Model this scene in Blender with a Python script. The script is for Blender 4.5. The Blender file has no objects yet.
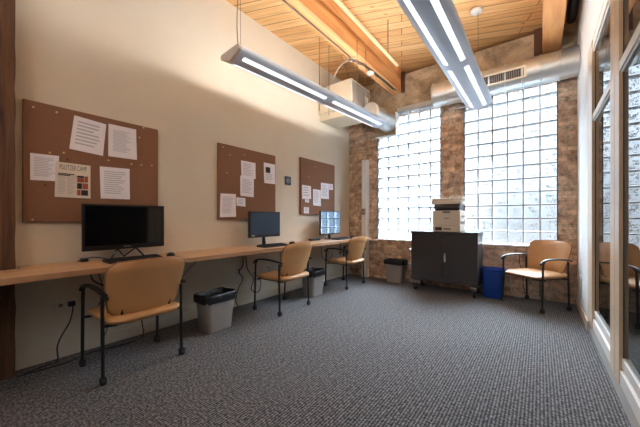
import bpy, bmesh, math, random
from mathutils import Vector, Matrix

random.seed(7)
C = bpy.context.scene.collection
SC = bpy.context.scene
PI = math.pi

# ---------------------------------------------------------------- camera
cam_d = bpy.data.cameras.new('camera')
cam = bpy.data.objects.new('camera', cam_d)
C.objects.link(cam)
cam.location = (0, 0, 1.165)
cam.rotation_euler = (PI / 2, 0, math.radians(37.28))
cam_d.sensor_width = 36
cam_d.lens = 289 / 640 * 36
cam_d.shift_y = 5 / 640
cam_d.clip_start = 0.02
SC.camera = cam

# ---------------------------------------------------------------- world
SKY_LOW, SKY_HIGH = 0.52, 44.0
w = bpy.data.worlds.new('sky')
SC.world = w
w.use_nodes = True
nt = w.node_tree
nt.nodes.clear()
out = nt.nodes.new('ShaderNodeOutputWorld')
bg = nt.nodes.new('ShaderNodeBackground')
tc = nt.nodes.new('ShaderNodeTexCoord')
sp = nt.nodes.new('ShaderNodeSeparateXYZ')
rm = nt.nodes.new('ShaderNodeValToRGB')
mr = nt.nodes.new('ShaderNodeMapRange')
mr.inputs['From Min'].default_value = -1
mr.inputs['From Max'].default_value = 1
nt.links.new(tc.outputs['Generated'], sp.inputs[0])
nt.links.new(sp.outputs['Z'], mr.inputs['Value'])
nt.links.new(mr.outputs[0], rm.inputs[0])
rm.color_ramp.elements[0].position = 0.40
rm.color_ramp.elements[0].color = (0.05, 0.08, 0.13, 1)
rm.color_ramp.elements[1].position = 0.53
rm.color_ramp.elements[1].color = (0.74, 0.87, 1.0, 1)
e = rm.color_ramp.elements.new(0.47)
e.color = (0.72, 0.82, 0.92, 1)
mr3 = nt.nodes.new('ShaderNodeMapRange')   # haze near the horizon
mr3.interpolation_type = 'SMOOTHSTEP'
mr3.inputs['From Min'].default_value = -0.03
mr3.inputs['From Max'].default_value = 0.3
mr3.inputs['To Min'].default_value = SKY_LOW
mr3.inputs['To Max'].default_value = SKY_LOW * 2.4
nt.links.new(sp.outputs['Z'], mr3.inputs['Value'])
mr4 = nt.nodes.new('ShaderNodeMapRange')   # brighter towards the left
mr4.interpolation_type = 'SMOOTHSTEP'
mr4.inputs['From Min'].default_value = -0.45
mr4.inputs['From Max'].default_value = -0.05
mr4.inputs['To Min'].default_value = SKY_LOW * 3.0
mr4.inputs['To Max'].default_value = 0.0
nt.links.new(sp.outputs['X'], mr4.inputs['Value'])
# darker buildings and street towards the right, open bright street to the left
mrx = nt.nodes.new('ShaderNodeMapRange')
mrx.interpolation_type = 'SMOOTHSTEP'
mrx.inputs['From Min'].default_value = -0.45
mrx.inputs['From Max'].default_value = 0.0
nt.links.new(sp.outputs['X'], mrx.inputs['Value'])
rm2 = nt.nodes.new('ShaderNodeValToRGB')
rm2.color_ramp.elements[0].position = 0.38
rm2.color_ramp.elements[0].color = (0.5, 0.56, 0.62, 1)
rm2.color_ramp.elements[1].position = 0.5
rm2.color_ramp.elements[1].color = (0.74, 0.87, 1.0, 1)
nt.links.new(mr.outputs[0], rm2.inputs[0])
mxw = nt.nodes.new('ShaderNodeMix')
mxw.data_type = 'RGBA'
nt.links.new(mrx.outputs[0], mxw.inputs['Factor'])
nt.links.new(rm2.outputs[0], mxw.inputs[6])
nt.links.new(rm.outputs[0], mxw.inputs[7])
nt.links.new(mxw.outputs[2], bg.inputs['Color'])
mr2 = nt.nodes.new('ShaderNodeMapRange')   # overcast sky: the upper sky is far brighter than the horizon
mr2.interpolation_type = 'SMOOTHSTEP'
mr2.inputs['From Min'].default_value = 0.36
mr2.inputs['From Max'].default_value = 0.60
mr2.inputs['To Min'].default_value = 0.0
mr2.inputs['To Max'].default_value = SKY_HIGH
nt.links.new(sp.outputs['Z'], mr2.inputs['Value'])

a1 = nt.nodes.new('ShaderNodeMath')
a2 = nt.nodes.new('ShaderNodeMath')
nt.links.new(mr2.outputs[0], a1.inputs[0])
nt.links.new(mr3.outputs[0], a1.inputs[1])
nt.links.new(a1.outputs[0], a2.inputs[0])
nt.links.new(mr4.outputs[0], a2.inputs[1])
nt.links.new(a2.outputs[0], bg.inputs['Strength'])
nt.links.new(bg.outputs[0], out.inputs[0])

# ---------------------------------------------------------------- exposure
SC.view_settings.view_transform = 'Standard'
SC.view_settings.look = 'None'
SC.view_settings.gamma = 1
SC.view_settings.use_curve_mapping = False
SC.view_settings.exposure = 1.2
SC.cycles.use_denoising = True
SC.cycles.max_bounces = 10
SC.cycles.diffuse_bounces = 5
SC.cycles.transparent_max_bounces = 16
SC.cycles.sample_clamp_indirect = 6
SC.cycles.caustics_reflective = False

YF_LIGHT = -1.85
PANEL_LIGHT = 0.8      # downward lamp panels
TUBE_LIGHT = 34.0      # tubes in the troughs on top of the pendant lamps

# daylight portals in the two window openings
for (x0, x1) in ((-2.56, -1.36), (-1.0, 0.2)):
    ld = bpy.data.lights.new('daylight_portal', 'AREA')
    ld.shape = 'RECTANGLE'
    ld.size = x1 - x0
    ld.size_y = 2.4
    ld.cycles.is_portal = True
    lo = bpy.data.objects.new('daylight_portal', ld)
    lo.location = ((x0 + x1) / 2, 5.45, 1.965)
    lo.rotation_euler = (-PI / 2, 0, 0)
    C.objects.link(lo)

# unseen fill light added behind the camera, in front of the closed rear wall
ld = bpy.data.lights.new('rear_fill', 'AREA')
ld.shape = 'RECTANGLE'
ld.size = 2.6
ld.size_y = 1.6
ld.energy = 14
ld.color = (0.86, 0.93, 1.0)
lo = bpy.data.objects.new('rear_fill', ld)
lo.location = (-1.2, YF_LIGHT, 2.7)
lo.rotation_euler = (PI / 2, 0, 0)
C.objects.link(lo)

# ================================================================ materials
def lin(c):
    return tuple(((v / 255) / 12.92 if v / 255 <= 0.04045 else ((v / 255 + 0.055) / 1.055) ** 2.4) for v in c) + (1,)

def mat(name, rgb, rough=0.5, metal=0.0, spec=0.5, noise=0.0, nscale=8, bump=0.0, bscale=60, coat=0.0):
    m = bpy.data.materials.new(name)
    m.use_nodes = True
    t = m.node_tree
    b = t.nodes['Principled BSDF']
    col = lin(rgb)
    b.inputs['Base Color'].default_value = col
    b.inputs['Roughness'].default_value = rough
    b.inputs['Metallic'].default_value = metal
    b.inputs['Specular IOR Level'].default_value = spec
    b.inputs['Coat Weight'].default_value = coat
    if noise or bump:
        c = t.nodes.new('ShaderNodeTexCoord')
    if noise:
        n = t.nodes.new('ShaderNodeTexNoise')
        n.inputs['Scale'].default_value = nscale
        n.inputs['Detail'].default_value = 5
        r = t.nodes.new('ShaderNodeValToRGB')
        r.color_ramp.elements[0].position = 0.3
        r.color_ramp.elements[1].position = 0.7
        r.color_ramp.elements[0].color = tuple(v * (1 - noise) for v in col[:3]) + (1,)
        r.color_ramp.elements[1].color = tuple(min(1, v * (1 + noise)) for v in col[:3]) + (1,)
        t.links.new(c.outputs['Object'], n.inputs['Vector'])
        t.links.new(n.outputs['Fac'], r.inputs[0])
        t.links.new(r.outputs[0], b.inputs['Base Color'])
    if bump:
        n2 = t.nodes.new('ShaderNodeTexNoise')
        n2.inputs['Scale'].default_value = bscale
        n2.inputs['Detail'].default_value = 4
        bp = t.nodes.new('ShaderNodeBump')
        bp.inputs['Strength'].default_value = bump
        bp.inputs['Distance'].default_value = 0.01
        t.links.new(c.outputs['Object'], n2.inputs['Vector'])
        t.links.new(n2.outputs['Fac'], bp.inputs['Height'])
        t.links.new(bp.outputs[0], b.inputs['Normal'])
    return m

def nd(t, kind, **kw):
    n = t.nodes.new(kind)
    for k, v in kw.items():
        if k in n.inputs:
            n.inputs[k].default_value = v
        else:
            setattr(n, k, v)
    return n

def ramp(t, stops):
    r = t.nodes.new('ShaderNodeValToRGB')
    while len(r.color_ramp.elements) < len(stops):
        r.color_ramp.elements.new(0.5)
    for el, (p, c) in zip(r.color_ramp.elements, stops):
        el.position = p
        el.color = c
    return r

def emit(name, rgb, s):
    m = bpy.data.materials.new(name)
    m.use_nodes = True
    t = m.node_tree
    t.nodes.clear()
    o = t.nodes.new('ShaderNodeOutputMaterial')
    e = t.nodes.new('ShaderNodeEmission')
    e.inputs[0].default_value = rgb + (1,)
    e.inputs[1].default_value = s
    t.links.new(e.outputs[0], o.inputs[0])
    return m

def mix_color(t, fac, a, b, mode='MIX'):
    m = t.nodes.new('ShaderNodeMix')
    m.data_type = 'RGBA'
    m.blend_type = mode
    for sock, v in ((m.inputs['Factor'], fac), (m.inputs[6], a), (m.inputs[7], b)):
        if hasattr(v, 'links'):
            t.links.new(v, sock)
        else:
            sock.default_value = v
    return m.outputs[2]

# brick, for walls facing -y (uses x, z)
def brick_mat():
    m = bpy.data.materials.new('brick')
    m.use_nodes = True
    t = m.node_tree
    b = t.nodes['Principled BSDF']
    b.inputs['Roughness'].default_value = 0.9
    c = t.nodes.new('ShaderNodeTexCoord')
    s = t.nodes.new('ShaderNodeSeparateXYZ')
    k = t.nodes.new('ShaderNodeCombineXYZ')
    ad = nd(t, 'ShaderNodeMath', operation='ADD')
    t.links.new(c.outputs['Object'], s.inputs[0])
    t.links.new(s.outputs['X'], ad.inputs[0])
    t.links.new(s.outputs['Y'], ad.inputs[1])
    wob = nd(t, 'ShaderNodeTexNoise', Scale=9.0, Detail=3.0)
    t.links.new(c.outputs['Object'], wob.inputs['Vector'])
    t.links.new(ad.outputs[0], k.inputs['X'])
    t.links.new(s.outputs['Z'], k.inputs['Y'])
    wv = nd(t, 'ShaderNodeVectorMath', operation='MULTIPLY_ADD')
    t.links.new(wob.outputs['Color'], wv.inputs[0])
    wv.inputs[1].default_value = (0.022, 0.022, 0)
    t.links.new(k.outputs[0], wv.inputs[2])
    br = t.nodes.new('ShaderNodeTexBrick')
    br.inputs['Scale'].default_value = 1
    br.inputs['Brick Width'].default_value = 0.205
    br.inputs['Row Height'].default_value = 0.068
    br.inputs['Mortar Size'].default_value = 0.006
    br.inputs['Mortar Smooth'].default_value = 0.3
    br.inputs['Color1'].default_value = lin((220, 196, 172))
    br.inputs['Color2'].default_value = lin((180, 148, 128))
    br.inputs['Mortar'].default_value = lin((176, 162, 146))
    t.links.new(wv.outputs[0], br.inputs['Vector'])
    n = nd(t, 'ShaderNodeTexNoise', Scale=11.0, Detail=6.0, Roughness=0.62)
    t.links.new(c.outputs['Object'], n.inputs['Vector'])
    r = ramp(t, [(0.3, (0.42, 0.36, 0.33, 1)), (0.5, (0.98, 0.96, 0.92, 1)), (0.68, (1.5, 1.42, 1.3, 1))])
    t.links.new(n.outputs['Fac'], r.inputs[0])
    col = mix_color(t, 1.0, br.outputs['Color'], r.outputs[0], 'MULTIPLY')
    t.links.new(col, b.inputs['Base Color'])
    bp = nd(t, 'ShaderNodeBump', Strength=0.7, Distance=0.012, invert=True)
    t.links.new(br.outputs['Fac'], bp.inputs['Height'])
    t.links.new(bp.outputs[0], b.inputs['Normal'])
    return m

def concrete_mat():
    m = bpy.data.materials.new('rough concrete')
    m.use_nodes = True
    t = m.node_tree
    b = t.nodes['Principled BSDF']
    b.inputs['Roughness'].default_value = 0.95
    c = t.nodes.new('ShaderNodeTexCoord')
    n = nd(t, 'ShaderNodeTexNoise', Scale=2.6, Detail=8.0, Roughness=0.65, Distortion=0.6)
    t.links.new(c.outputs['Object'], n.inputs['Vector'])
    r = ramp(t, [(0.3, lin((96, 80, 62))), (0.46, lin((150, 130, 104))), (0.58, lin((184, 162, 134))), (0.72, lin((120, 100, 80)))])
    t.links.new(n.outputs['Fac'], r.inputs[0])
    t.links.new(r.outputs[0], b.inputs['Base Color'])
    bp = nd(t, 'ShaderNodeBump', Strength=0.8, Distance=0.04)
    t.links.new(n.outputs['Fac'], bp.inputs['Height'])
    t.links.new(bp.outputs[0], b.inputs['Normal'])
    return m

def wood_mat(name, c1, c2, axis=1, scale=1.0, rough=0.6, knots=False, stretch=0.08, bump=0.1):
    """long grain along the given object axis"""
    m = bpy.data.materials.new(name)
    m.use_nodes = True
    t = m.node_tree
    b = t.nodes['Principled BSDF']
    b.inputs['Roughness'].default_value = rough
    c = t.nodes.new('ShaderNodeTexCoord')
    mp = t.nodes.new('ShaderNodeMapping')
    sc = [12 * scale] * 3
    sc[axis] = 12 * scale * stretch
    mp.inputs['Scale'].default_value = sc
    t.links.new(c.outputs['Object'], mp.inputs['Vector'])
    n = nd(t, 'ShaderNodeTexNoise', Scale=1.0, Detail=6.0, Roughness=0.6, Distortion=0.7)
    t.links.new(mp.outputs[0], n.inputs['Vector'])
    r = ramp(t, [(0.3, lin(c1)), (0.7, lin(c2))])
    t.links.new(n.outputs['Fac'], r.inputs[0])
    t.links.new(r.outputs[0], b.inputs['Base Color'])
    bp = nd(t, 'ShaderNodeBump', Strength=bump, Distance=0.01)
    t.links.new(n.outputs['Fac'], bp.inputs['Height'])
    t.links.new(bp.outputs[0], b.inputs['Normal'])
    return m

def plank_mat():
    """ceiling decking: boards 0.152 m wide laid at an angle to the window wall"""
    m = bpy.data.materials.new('ceiling planks')
    m.use_nodes = True
    t = m.node_tree
    b = t.nodes['Principled BSDF']
    b.inputs['Roughness'].default_value = 0.55
    c = t.nodes.new('ShaderNodeTexCoord')
    mp = t.nodes.new('ShaderNodeMapping')
    mp.inputs['Rotation'].default_value = (0, 0, -math.radians(21.5))
    t.links.new(c.outputs['Object'], mp.inputs['Vector'])
    br = t.nodes.new('ShaderNodeTexBrick')
    br.inputs['Scale'].default_value = 1
    br.inputs['Brick Width'].default_value = 2.7
    br.inputs['Row Height'].default_value = 0.152
    br.inputs['Mortar Size'].default_value = 0.0045
    br.inputs['Mortar Smooth'].default_value = 0.4
    br.offset = 0.37
    br.inputs['Color1'].default_value = lin((238, 196, 138))
    br.inputs['Color2'].default_value = lin((220, 168, 108))
    br.inputs['Mortar'].default_value = lin((92, 52, 22))
    t.links.new(mp.outputs[0], br.inputs['Vector'])
    mp2 = t.nodes.new('ShaderNodeMapping')
    mp2.inputs['Scale'].default_value = (1.3, 16, 1)
    t.links.new(mp.outputs[0], mp2.inputs['Vector'])
    n = nd(t, 'ShaderNodeTexNoise', Scale=1.0, Detail=6.0, Roughness=0.6, Distortion=0.9)
    t.links.new(mp2.outputs[0], n.inputs['Vector'])
    r = ramp(t, [(0.28, (0.72, 0.62, 0.52, 1)), (0.55, (1, 1, 1, 1)), (0.8, (1.12, 1.14, 1.16, 1))])
    t.links.new(n.outputs['Fac'], r.inputs[0])
    col = mix_color(t, 1.0, br.outputs['Color'], r.outputs[0], 'MULTIPLY')
    mp3 = t.nodes.new('ShaderNodeMapping')
    mp3.inputs['Scale'].default_value = (2.6, 6, 1)
    t.links.new(mp.outputs[0], mp3.inputs['Vector'])
    v = nd(t, 'ShaderNodeTexVoronoi', Scale=1.0)
    t.links.new(mp3.outputs[0], v.inputs['Vector'])
    kr = ramp(t, [(0.0, (0.25, 0.16, 0.1, 1)), (0.055, (0.4, 0.28, 0.2, 1)), (0.1, (1, 1, 1, 1))])
    t.links.new(v.outputs['Distance'], kr.inputs[0])
    col = mix_color(t, 0.75, col, kr.outputs[0], 'MULTIPLY')
    t.links.new(col, b.inputs['Base Color'])
    bp = nd(t, 'ShaderNodeBump', Strength=0.8, Distance=0.01, invert=True)
    t.links.new(br.outputs['Fac'], bp.inputs['Height'])
    t.links.new(bp.outputs[0], b.inputs['Normal'])
    return m

def carpet_mat():
    m = bpy.data.materials.new('ribbed carpet')
    m.use_nodes = True
    t = m.node_tree
    b = t.nodes['Principled BSDF']
    b.inputs['Roughness'].default_value = 0.95
    b.inputs['Specular IOR Level'].default_value = 0.25
    b.inputs['Sheen Weight'].default_value = 0.15
    c = t.nodes.new('ShaderNodeTexCoord')
    mp = t.nodes.new('ShaderNodeMapping')
    mp.inputs['Scale'].default_value = (38, 75, 1)
    t.links.new(c.outputs['Object'], mp.inputs['Vector'])
    n = nd(t, 'ShaderNodeTexNoise', Scale=1.0, Detail=2.0, Roughness=0.6)
    t.links.new(mp.outputs[0], n.inputs['Vector'])
    wv = nd(t, 'ShaderNodeTexWave', Scale=17.0, Distortion=2.5, Detail=2.0)
    wv.inputs['Detail Scale'].default_value = 3
    wv.bands_direction = 'X'
    t.links.new(c.outputs['Object'], wv.inputs['Vector'])
    mm = nd(t, 'ShaderNodeMath', operation='MULTIPLY_ADD')
    t.links.new(wv.outputs['Fac'], mm.inputs[0])
    mm.inputs[1].default_value = 0.28
    t.links.new(n.outputs['Fac'], mm.inputs[2])
    r = ramp(t, [(0.45, lin((28, 28, 30))), (0.62, lin((67, 65, 67))), (0.85, lin((132, 129, 128)))])
    t.links.new(mm.outputs[0], r.inputs[0])
    t.links.new(r.outputs[0], b.inputs['Base Color'])
    bp = nd(t, 'ShaderNodeBump', Strength=0.6, Distance=0.006)
    t.links.new(mm.outputs[0], bp.inputs['Height'])
    t.links.new(bp.outputs[0], b.inputs['Normal'])
    return m

def back_clear(t, front, o):
    # the far face of each glass body only lets light through
    g = t.nodes.new('ShaderNodeNewGeometry')
    tr = t.nodes.new('ShaderNodeBsdfTransparent')
    m = t.nodes.new('ShaderNodeMixShader')
    t.links.new(g.outputs['Backfacing'], m.inputs[0])
    t.links.new(front, m.inputs[1])
    t.links.new(tr.outputs[0], m.inputs[2])
    t.links.new(m.outputs[0], o.inputs[0])

def block_mat():
    """patterned glass block: mostly clear, with pressed leaf strokes that bend the view"""
    m = bpy.data.materials.new('glass block')
    m.use_nodes = True
    t = m.node_tree
    t.nodes.clear()
    o = t.nodes.new('ShaderNodeOutputMaterial')
    c = t.nodes.new('ShaderNodeTexCoord')
    mp = t.nodes.new('ShaderNodeMapping')
    mp.inputs['Scale'].default_value = (24, 3, 17)
    mp.inputs['Rotation'].default_value = (0, math.radians(38), 0)
    t.links.new(c.outputs['Object'], mp.inputs['Vector'])
    n = nd(t, 'ShaderNodeTexNoise', Scale=1.0, Detail=1.5, Roughness=0.5, Distortion=1.6)
    t.links.new(mp.outputs[0], n.inputs['Vector'])
    mpb = t.nodes.new('ShaderNodeMapping')
    mpb.inputs['Scale'].default_value = (14, 3, 34)
    mpb.inputs['Rotation'].default_value = (0, math.radians(-47), 0)
    t.links.new(c.outputs['Object'], mpb.inputs['Vector'])
    nb = nd(t, 'ShaderNodeTexNoise', Scale=1.0, Detail=1.0, Roughness=0.5, Distortion=0.8)
    t.links.new(mpb.outputs[0], nb.inputs['Vector'])
    mxn = nd(t, 'ShaderNodeMath', operation='MAXIMUM')
    t.links.new(n.outputs['Fac'], mxn.inputs[0])
    t.links.new(nb.outputs['Fac'], mxn.inputs[1])
    # keep a plain rim around every 0.2 m block
    rims = []
    sx = t.nodes.new('ShaderNodeSeparateXYZ')
    t.links.new(c.outputs['Object'], sx.inputs[0])
    for ax, off in (('X', 0.16), ('Z', -0.765)):
        ad = nd(t, 'ShaderNodeMath', operation='ADD')
        ad.inputs[1].default_value = off + 4.0
        t.links.new(sx.outputs[ax], ad.inputs[0])
        pp_ = nd(t, 'ShaderNodeMath', operation='PINGPONG')
        pp_.inputs[1].default_value = 0.1
        t.links.new(ad.outputs[0], pp_.inputs[0])
        g_ = nd(t, 'ShaderNodeMath', operation='GREATER_THAN')
        g_.inputs[1].default_value = 0.022
        t.links.new(pp_.outputs[0], g_.inputs[0])
        rims.append(g_)
    rr_ = nd(t, 'ShaderNodeMath', operation='MULTIPLY')
    t.links.new(rims[0].outputs[0], rr_.inputs[0])
    t.links.new(rims[1].outputs[0], rr_.inputs[1])
    r0 = ramp(t, [(0.55, (0, 0, 0, 1)), (0.60, (1, 1, 1, 1))])
    t.links.new(mxn.outputs[0], r0.inputs[0])
    r = nd(t, 'ShaderNodeMath', operation='MULTIPLY')
    t.links.new(r0.outputs[0], r.inputs[0])
    t.links.new(rr_.outputs[0], r.inputs[1])
    bp = nd(t, 'ShaderNodeBump', Strength=1.0, Distance=0.06)
    t.links.new(n.outputs['Fac'], bp.inputs['Height'])
    tr = t.nodes.new('ShaderNodeBsdfTransparent')
    tr.inputs[0].default_value = (0.93, 0.96, 0.98, 1)
    rf = nd(t, 'ShaderNodeBsdfRefraction', IOR=1.5, Roughness=0.05)
    rf.inputs['Color'].default_value = (0.93, 0.97, 1, 1)
    t.links.new(bp.outputs[0], rf.inputs['Normal'])
    mx = t.nodes.new('ShaderNodeMixShader')
    mul = nd(t, 'ShaderNodeMath', operation='MULTIPLY')
    mul.inputs[1].default_value = 0.92
    t.links.new(r.outputs[0], mul.inputs[0])
    t.links.new(mul.outputs[0], mx.inputs[0])
    t.links.new(tr.outputs[0], mx.inputs[1])
    gl0 = nd(t, 'ShaderNodeBsdfGlossy', Roughness=0.25)
    gl0.inputs['Color'].default_value = (0.8, 0.92, 1, 1)
    t.links.new(bp.outputs[0], gl0.inputs['Normal'])
    mrf = t.nodes.new('ShaderNodeMixShader')
    mrf.inputs[0].default_value = 0.8
    t.links.new(rf.outputs[0], mrf.inputs[1])
    t.links.new(gl0.outputs[0], mrf.inputs[2])
    t.links.new(mrf.outputs[0], mx.inputs[2])
    gl = nd(t, 'ShaderNodeBsdfGlossy', Roughness=0.05)
    fr = nd(t, 'ShaderNodeFresnel', IOR=1.4)
    mx2 = t.nodes.new('ShaderNodeMixShader')
    t.links.new(fr.outputs[0], mx2.inputs[0])
    t.links.new(mx.outputs[0], mx2.inputs[1])
    t.links.new(gl.outputs[0], mx2.inputs[2])
    back_clear(t, mx2.outputs[0], o)
    return m

def pane_mat():
    m = bpy.data.materials.new('clear glass')
    m.use_nodes = True
    t = m.node_tree
    t.nodes.clear()
    o = t.nodes.new('ShaderNodeOutputMaterial')
    tr = t.nodes.new('ShaderNodeBsdfTransparent')
    tr.inputs[0].default_value = (0.86, 0.9, 0.9, 1)
    gl = nd(t, 'ShaderNodeBsdfGlossy', Roughness=0.0)
    fr = nd(t, 'ShaderNodeFresnel', IOR=2.1)
    mx = t.nodes.new('ShaderNodeMixShader')
    t.links.new(fr.outputs[0], mx.inputs[0])
    t.links.new(tr.outputs[0], mx.inputs[1])
    t.links.new(gl.outputs[0], mx.inputs[2])
    back_clear(t, mx.outputs[0], o)
    return m

def duct_mat():
    m = mat('galvanised steel', (210, 210, 206), 0.3, 0.85)
    t = m.node_tree
    b = t.nodes['Principled BSDF']
    c = t.nodes.new('ShaderNodeTexCoord')
    v = nd(t, 'ShaderNodeTexVoronoi', Scale=26.0)
    t.links.new(c.outputs['Object'], v.inputs['Vector'])
    r = ramp(t, [(0, (0.3, 0.3, 0.3, 1)), (1, (0.45, 0.45, 0.45, 1))])
    t.links.new(v.outputs['Color'], r.inputs[0])
    t.links.new(r.outputs[0], b.inputs['Roughness'])
    n = nd(t, 'ShaderNodeTexNoise', Scale=7.0, Detail=3.0)
    t.links.new(c.outputs['Object'], n.inputs['Vector'])
    bp = nd(t, 'ShaderNodeBump', Strength=0.12, Distance=0.02)
    t.links.new(n.outputs['Fac'], bp.inputs['Height'])
    t.links.new(bp.outputs[0], b.inputs['Normal'])
    return m

M = {}
M['brick'] = brick_mat()
M['concrete'] = concrete_mat()
M['planks'] = plank_mat()
M['carpet'] = carpet_mat()
M['block'] = block_mat()
M['pane'] = pane_mat()
M['duct'] = duct_mat()
M['cream'] = mat('cream wall paint', (218, 210, 192), 0.75, noise=0.03, nscale=2, bump=0.05, bscale=90)
M['white_wall'] = mat('white wall paint', (238, 240, 240), 0.6, noise=0.02, nscale=3)
M['white_trim'] = mat('white trim paint', (238, 236, 232), 0.4)
M['beige_trim'] = mat('beige aluminium frame', (224, 204, 178), 0.4, 0.0)
M['curb'] = mat('pale grey curb paint', (190, 188, 184), 0.5)
M['frame_dark'] = mat('dark gasket', (60, 50, 44), 0.6)
M['mortar'] = mat('block mortar', (205, 212, 218), 0.9)
M['dark_frame'] = mat('dark window frame', (86, 80, 76), 0.6)
M['grey_plaster'] = mat('grey lintel plaster', (176, 172, 164), 0.8, noise=0.08, nscale=9)
M['beam'] = wood_mat('beam timber', (196, 132, 78), (232, 176, 116), 1, 1.0)
M['post'] = wood_mat('rough post timber', (62, 42, 30), (122, 86, 60), 2, 1.6, 0.85, bump=0.6)
M['darkwood'] = wood_mat('brown wood', (56, 32, 18), (92, 58, 34), 2, 1.2, 0.8)
M['rail'] = wood_mat('pale wood', (214, 178, 128), (238, 206, 160), 1, 1.2)
M['desk'] = wood_mat('maple laminate', (190, 148, 112), (210, 170, 132), 1, 1.0, 0.38, bump=0.0)
M['desk_edge'] = wood_mat('maple edge', (170, 128, 92), (188, 146, 108), 1, 1.0, 0.5, bump=0.0)
M['vinyl'] = mat('tan vinyl', (196, 147, 96), 0.42, noise=0.05, nscale=5, bump=0.12, bscale=140)
M['vinyl_dark'] = mat('tan piping', (150, 100, 62), 0.5)
M['black'] = mat('black steel', (24, 24, 26), 0.4)
M['black_plastic'] = mat('black plastic', (20, 20, 22), 0.35)
M['black_matte'] = mat('black rubber', (30, 30, 32), 0.7)
M['screen'] = mat('black glossy screen', (10, 11, 13), 0.06, spec=0.6)
M['screen_matte'] = mat('matte black screen blue reflection', (36, 58, 84), 0.3)  # bluish tone puts reflected light into the screen colour
M['screen_gloss'] = mat('mirror glossy screen', (166, 182, 200), 0.03, 1.0)
M['bag'] = mat('black bin liner', (14, 15, 18), 0.3, bump=0.6, bscale=22)
M['bin'] = mat('grey plastic bin', (158, 155, 152), 0.5)
M['blue_bin'] = mat('blue plastic bin', (14, 62, 158), 0.4)
M['cabinet'] = mat('charcoal steel cabinet', (58, 57, 58), 0.32, 0.1)
M['cabinet_line'] = mat('cabinet gap', (20, 20, 20), 0.8)
M['chrome'] = mat('chrome', (210, 210, 212), 0.15, 1.0)
M['handle'] = mat('satin handle', (222, 222, 222), 0.3, 0.2)
M['printer'] = mat('off white printer plastic', (212, 200, 184), 0.5)
M['printer_dark'] = mat('dark printer plastic', (30, 36, 46), 0.3)
M['printer_grey'] = mat('grey printer plastic', (120, 114, 106), 0.5)
M['paper'] = mat('white paper', (242, 240, 246), 0.8)
M['paper_cream'] = mat('newsprint', (232, 222, 204), 0.8)
M['ink'] = mat('grey ink', (190, 190, 200), 0.8)
M['ink_dark'] = mat('dark ink', (44, 42, 44), 0.8)
M['ink_mid'] = mat('slate ink', (104, 110, 122), 0.8)
M['red_ink'] = mat('red brown ink', (172, 92, 70), 0.8)
M['board'] = mat('brown cork board', (136, 98, 74), 0.9, noise=0.07, nscale=60, bump=0.2, bscale=200)
M['board_edge'] = mat('cork board edge', (104, 72, 52), 0.8)
M['brass'] = mat('brass pin', (214, 190, 140), 0.3, 0.6)
M['pin_dark'] = mat('brown pin', (96, 44, 30), 0.5)
M['housing'] = mat('pale blue grey lamp housing', (222, 234, 250), 0.45, 0.3)
M['housing_warm'] = mat('taupe lamp end cap', (206, 196, 186), 0.45, 0.2)
M['lamp_panel'] = emit('lamp diffuser', (0.95, 0.97, 1.0), PANEL_LIGHT)
M['lamp_tube'] = emit('lamp tube', (1.0, 0.96, 0.92), TUBE_LIGHT)
M['unit'] = mat('cream sheet metal', (226, 214, 190), 0.45)
M['unit_grey'] = mat('grey grille panel', (140, 132, 122), 0.5)
M['steel'] = mat('steel rod', (128, 122, 114), 0.4, 0.7)
M['conduit'] = mat('conduit', (120, 110, 100), 0.35, 0.8)
M['outlet'] = mat('outlet plastic', (222, 220, 214), 0.4)
M['sign'] = mat('slate blue sign', (54, 72, 84), 0.5)
M['sign_mark'] = mat('pale sign mark', (170, 186, 190), 0.5)
M['cable'] = mat('black cable', (18, 18, 18), 0.5)
M['white_cable'] = mat('white cable', (206, 200, 190), 0.5)
M['grey_wall'] = mat('grey corridor paint', (96, 90, 86), 0.7)
M['pipe'] = mat('grey painted pipe', (96, 104, 116), 0.5)

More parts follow.
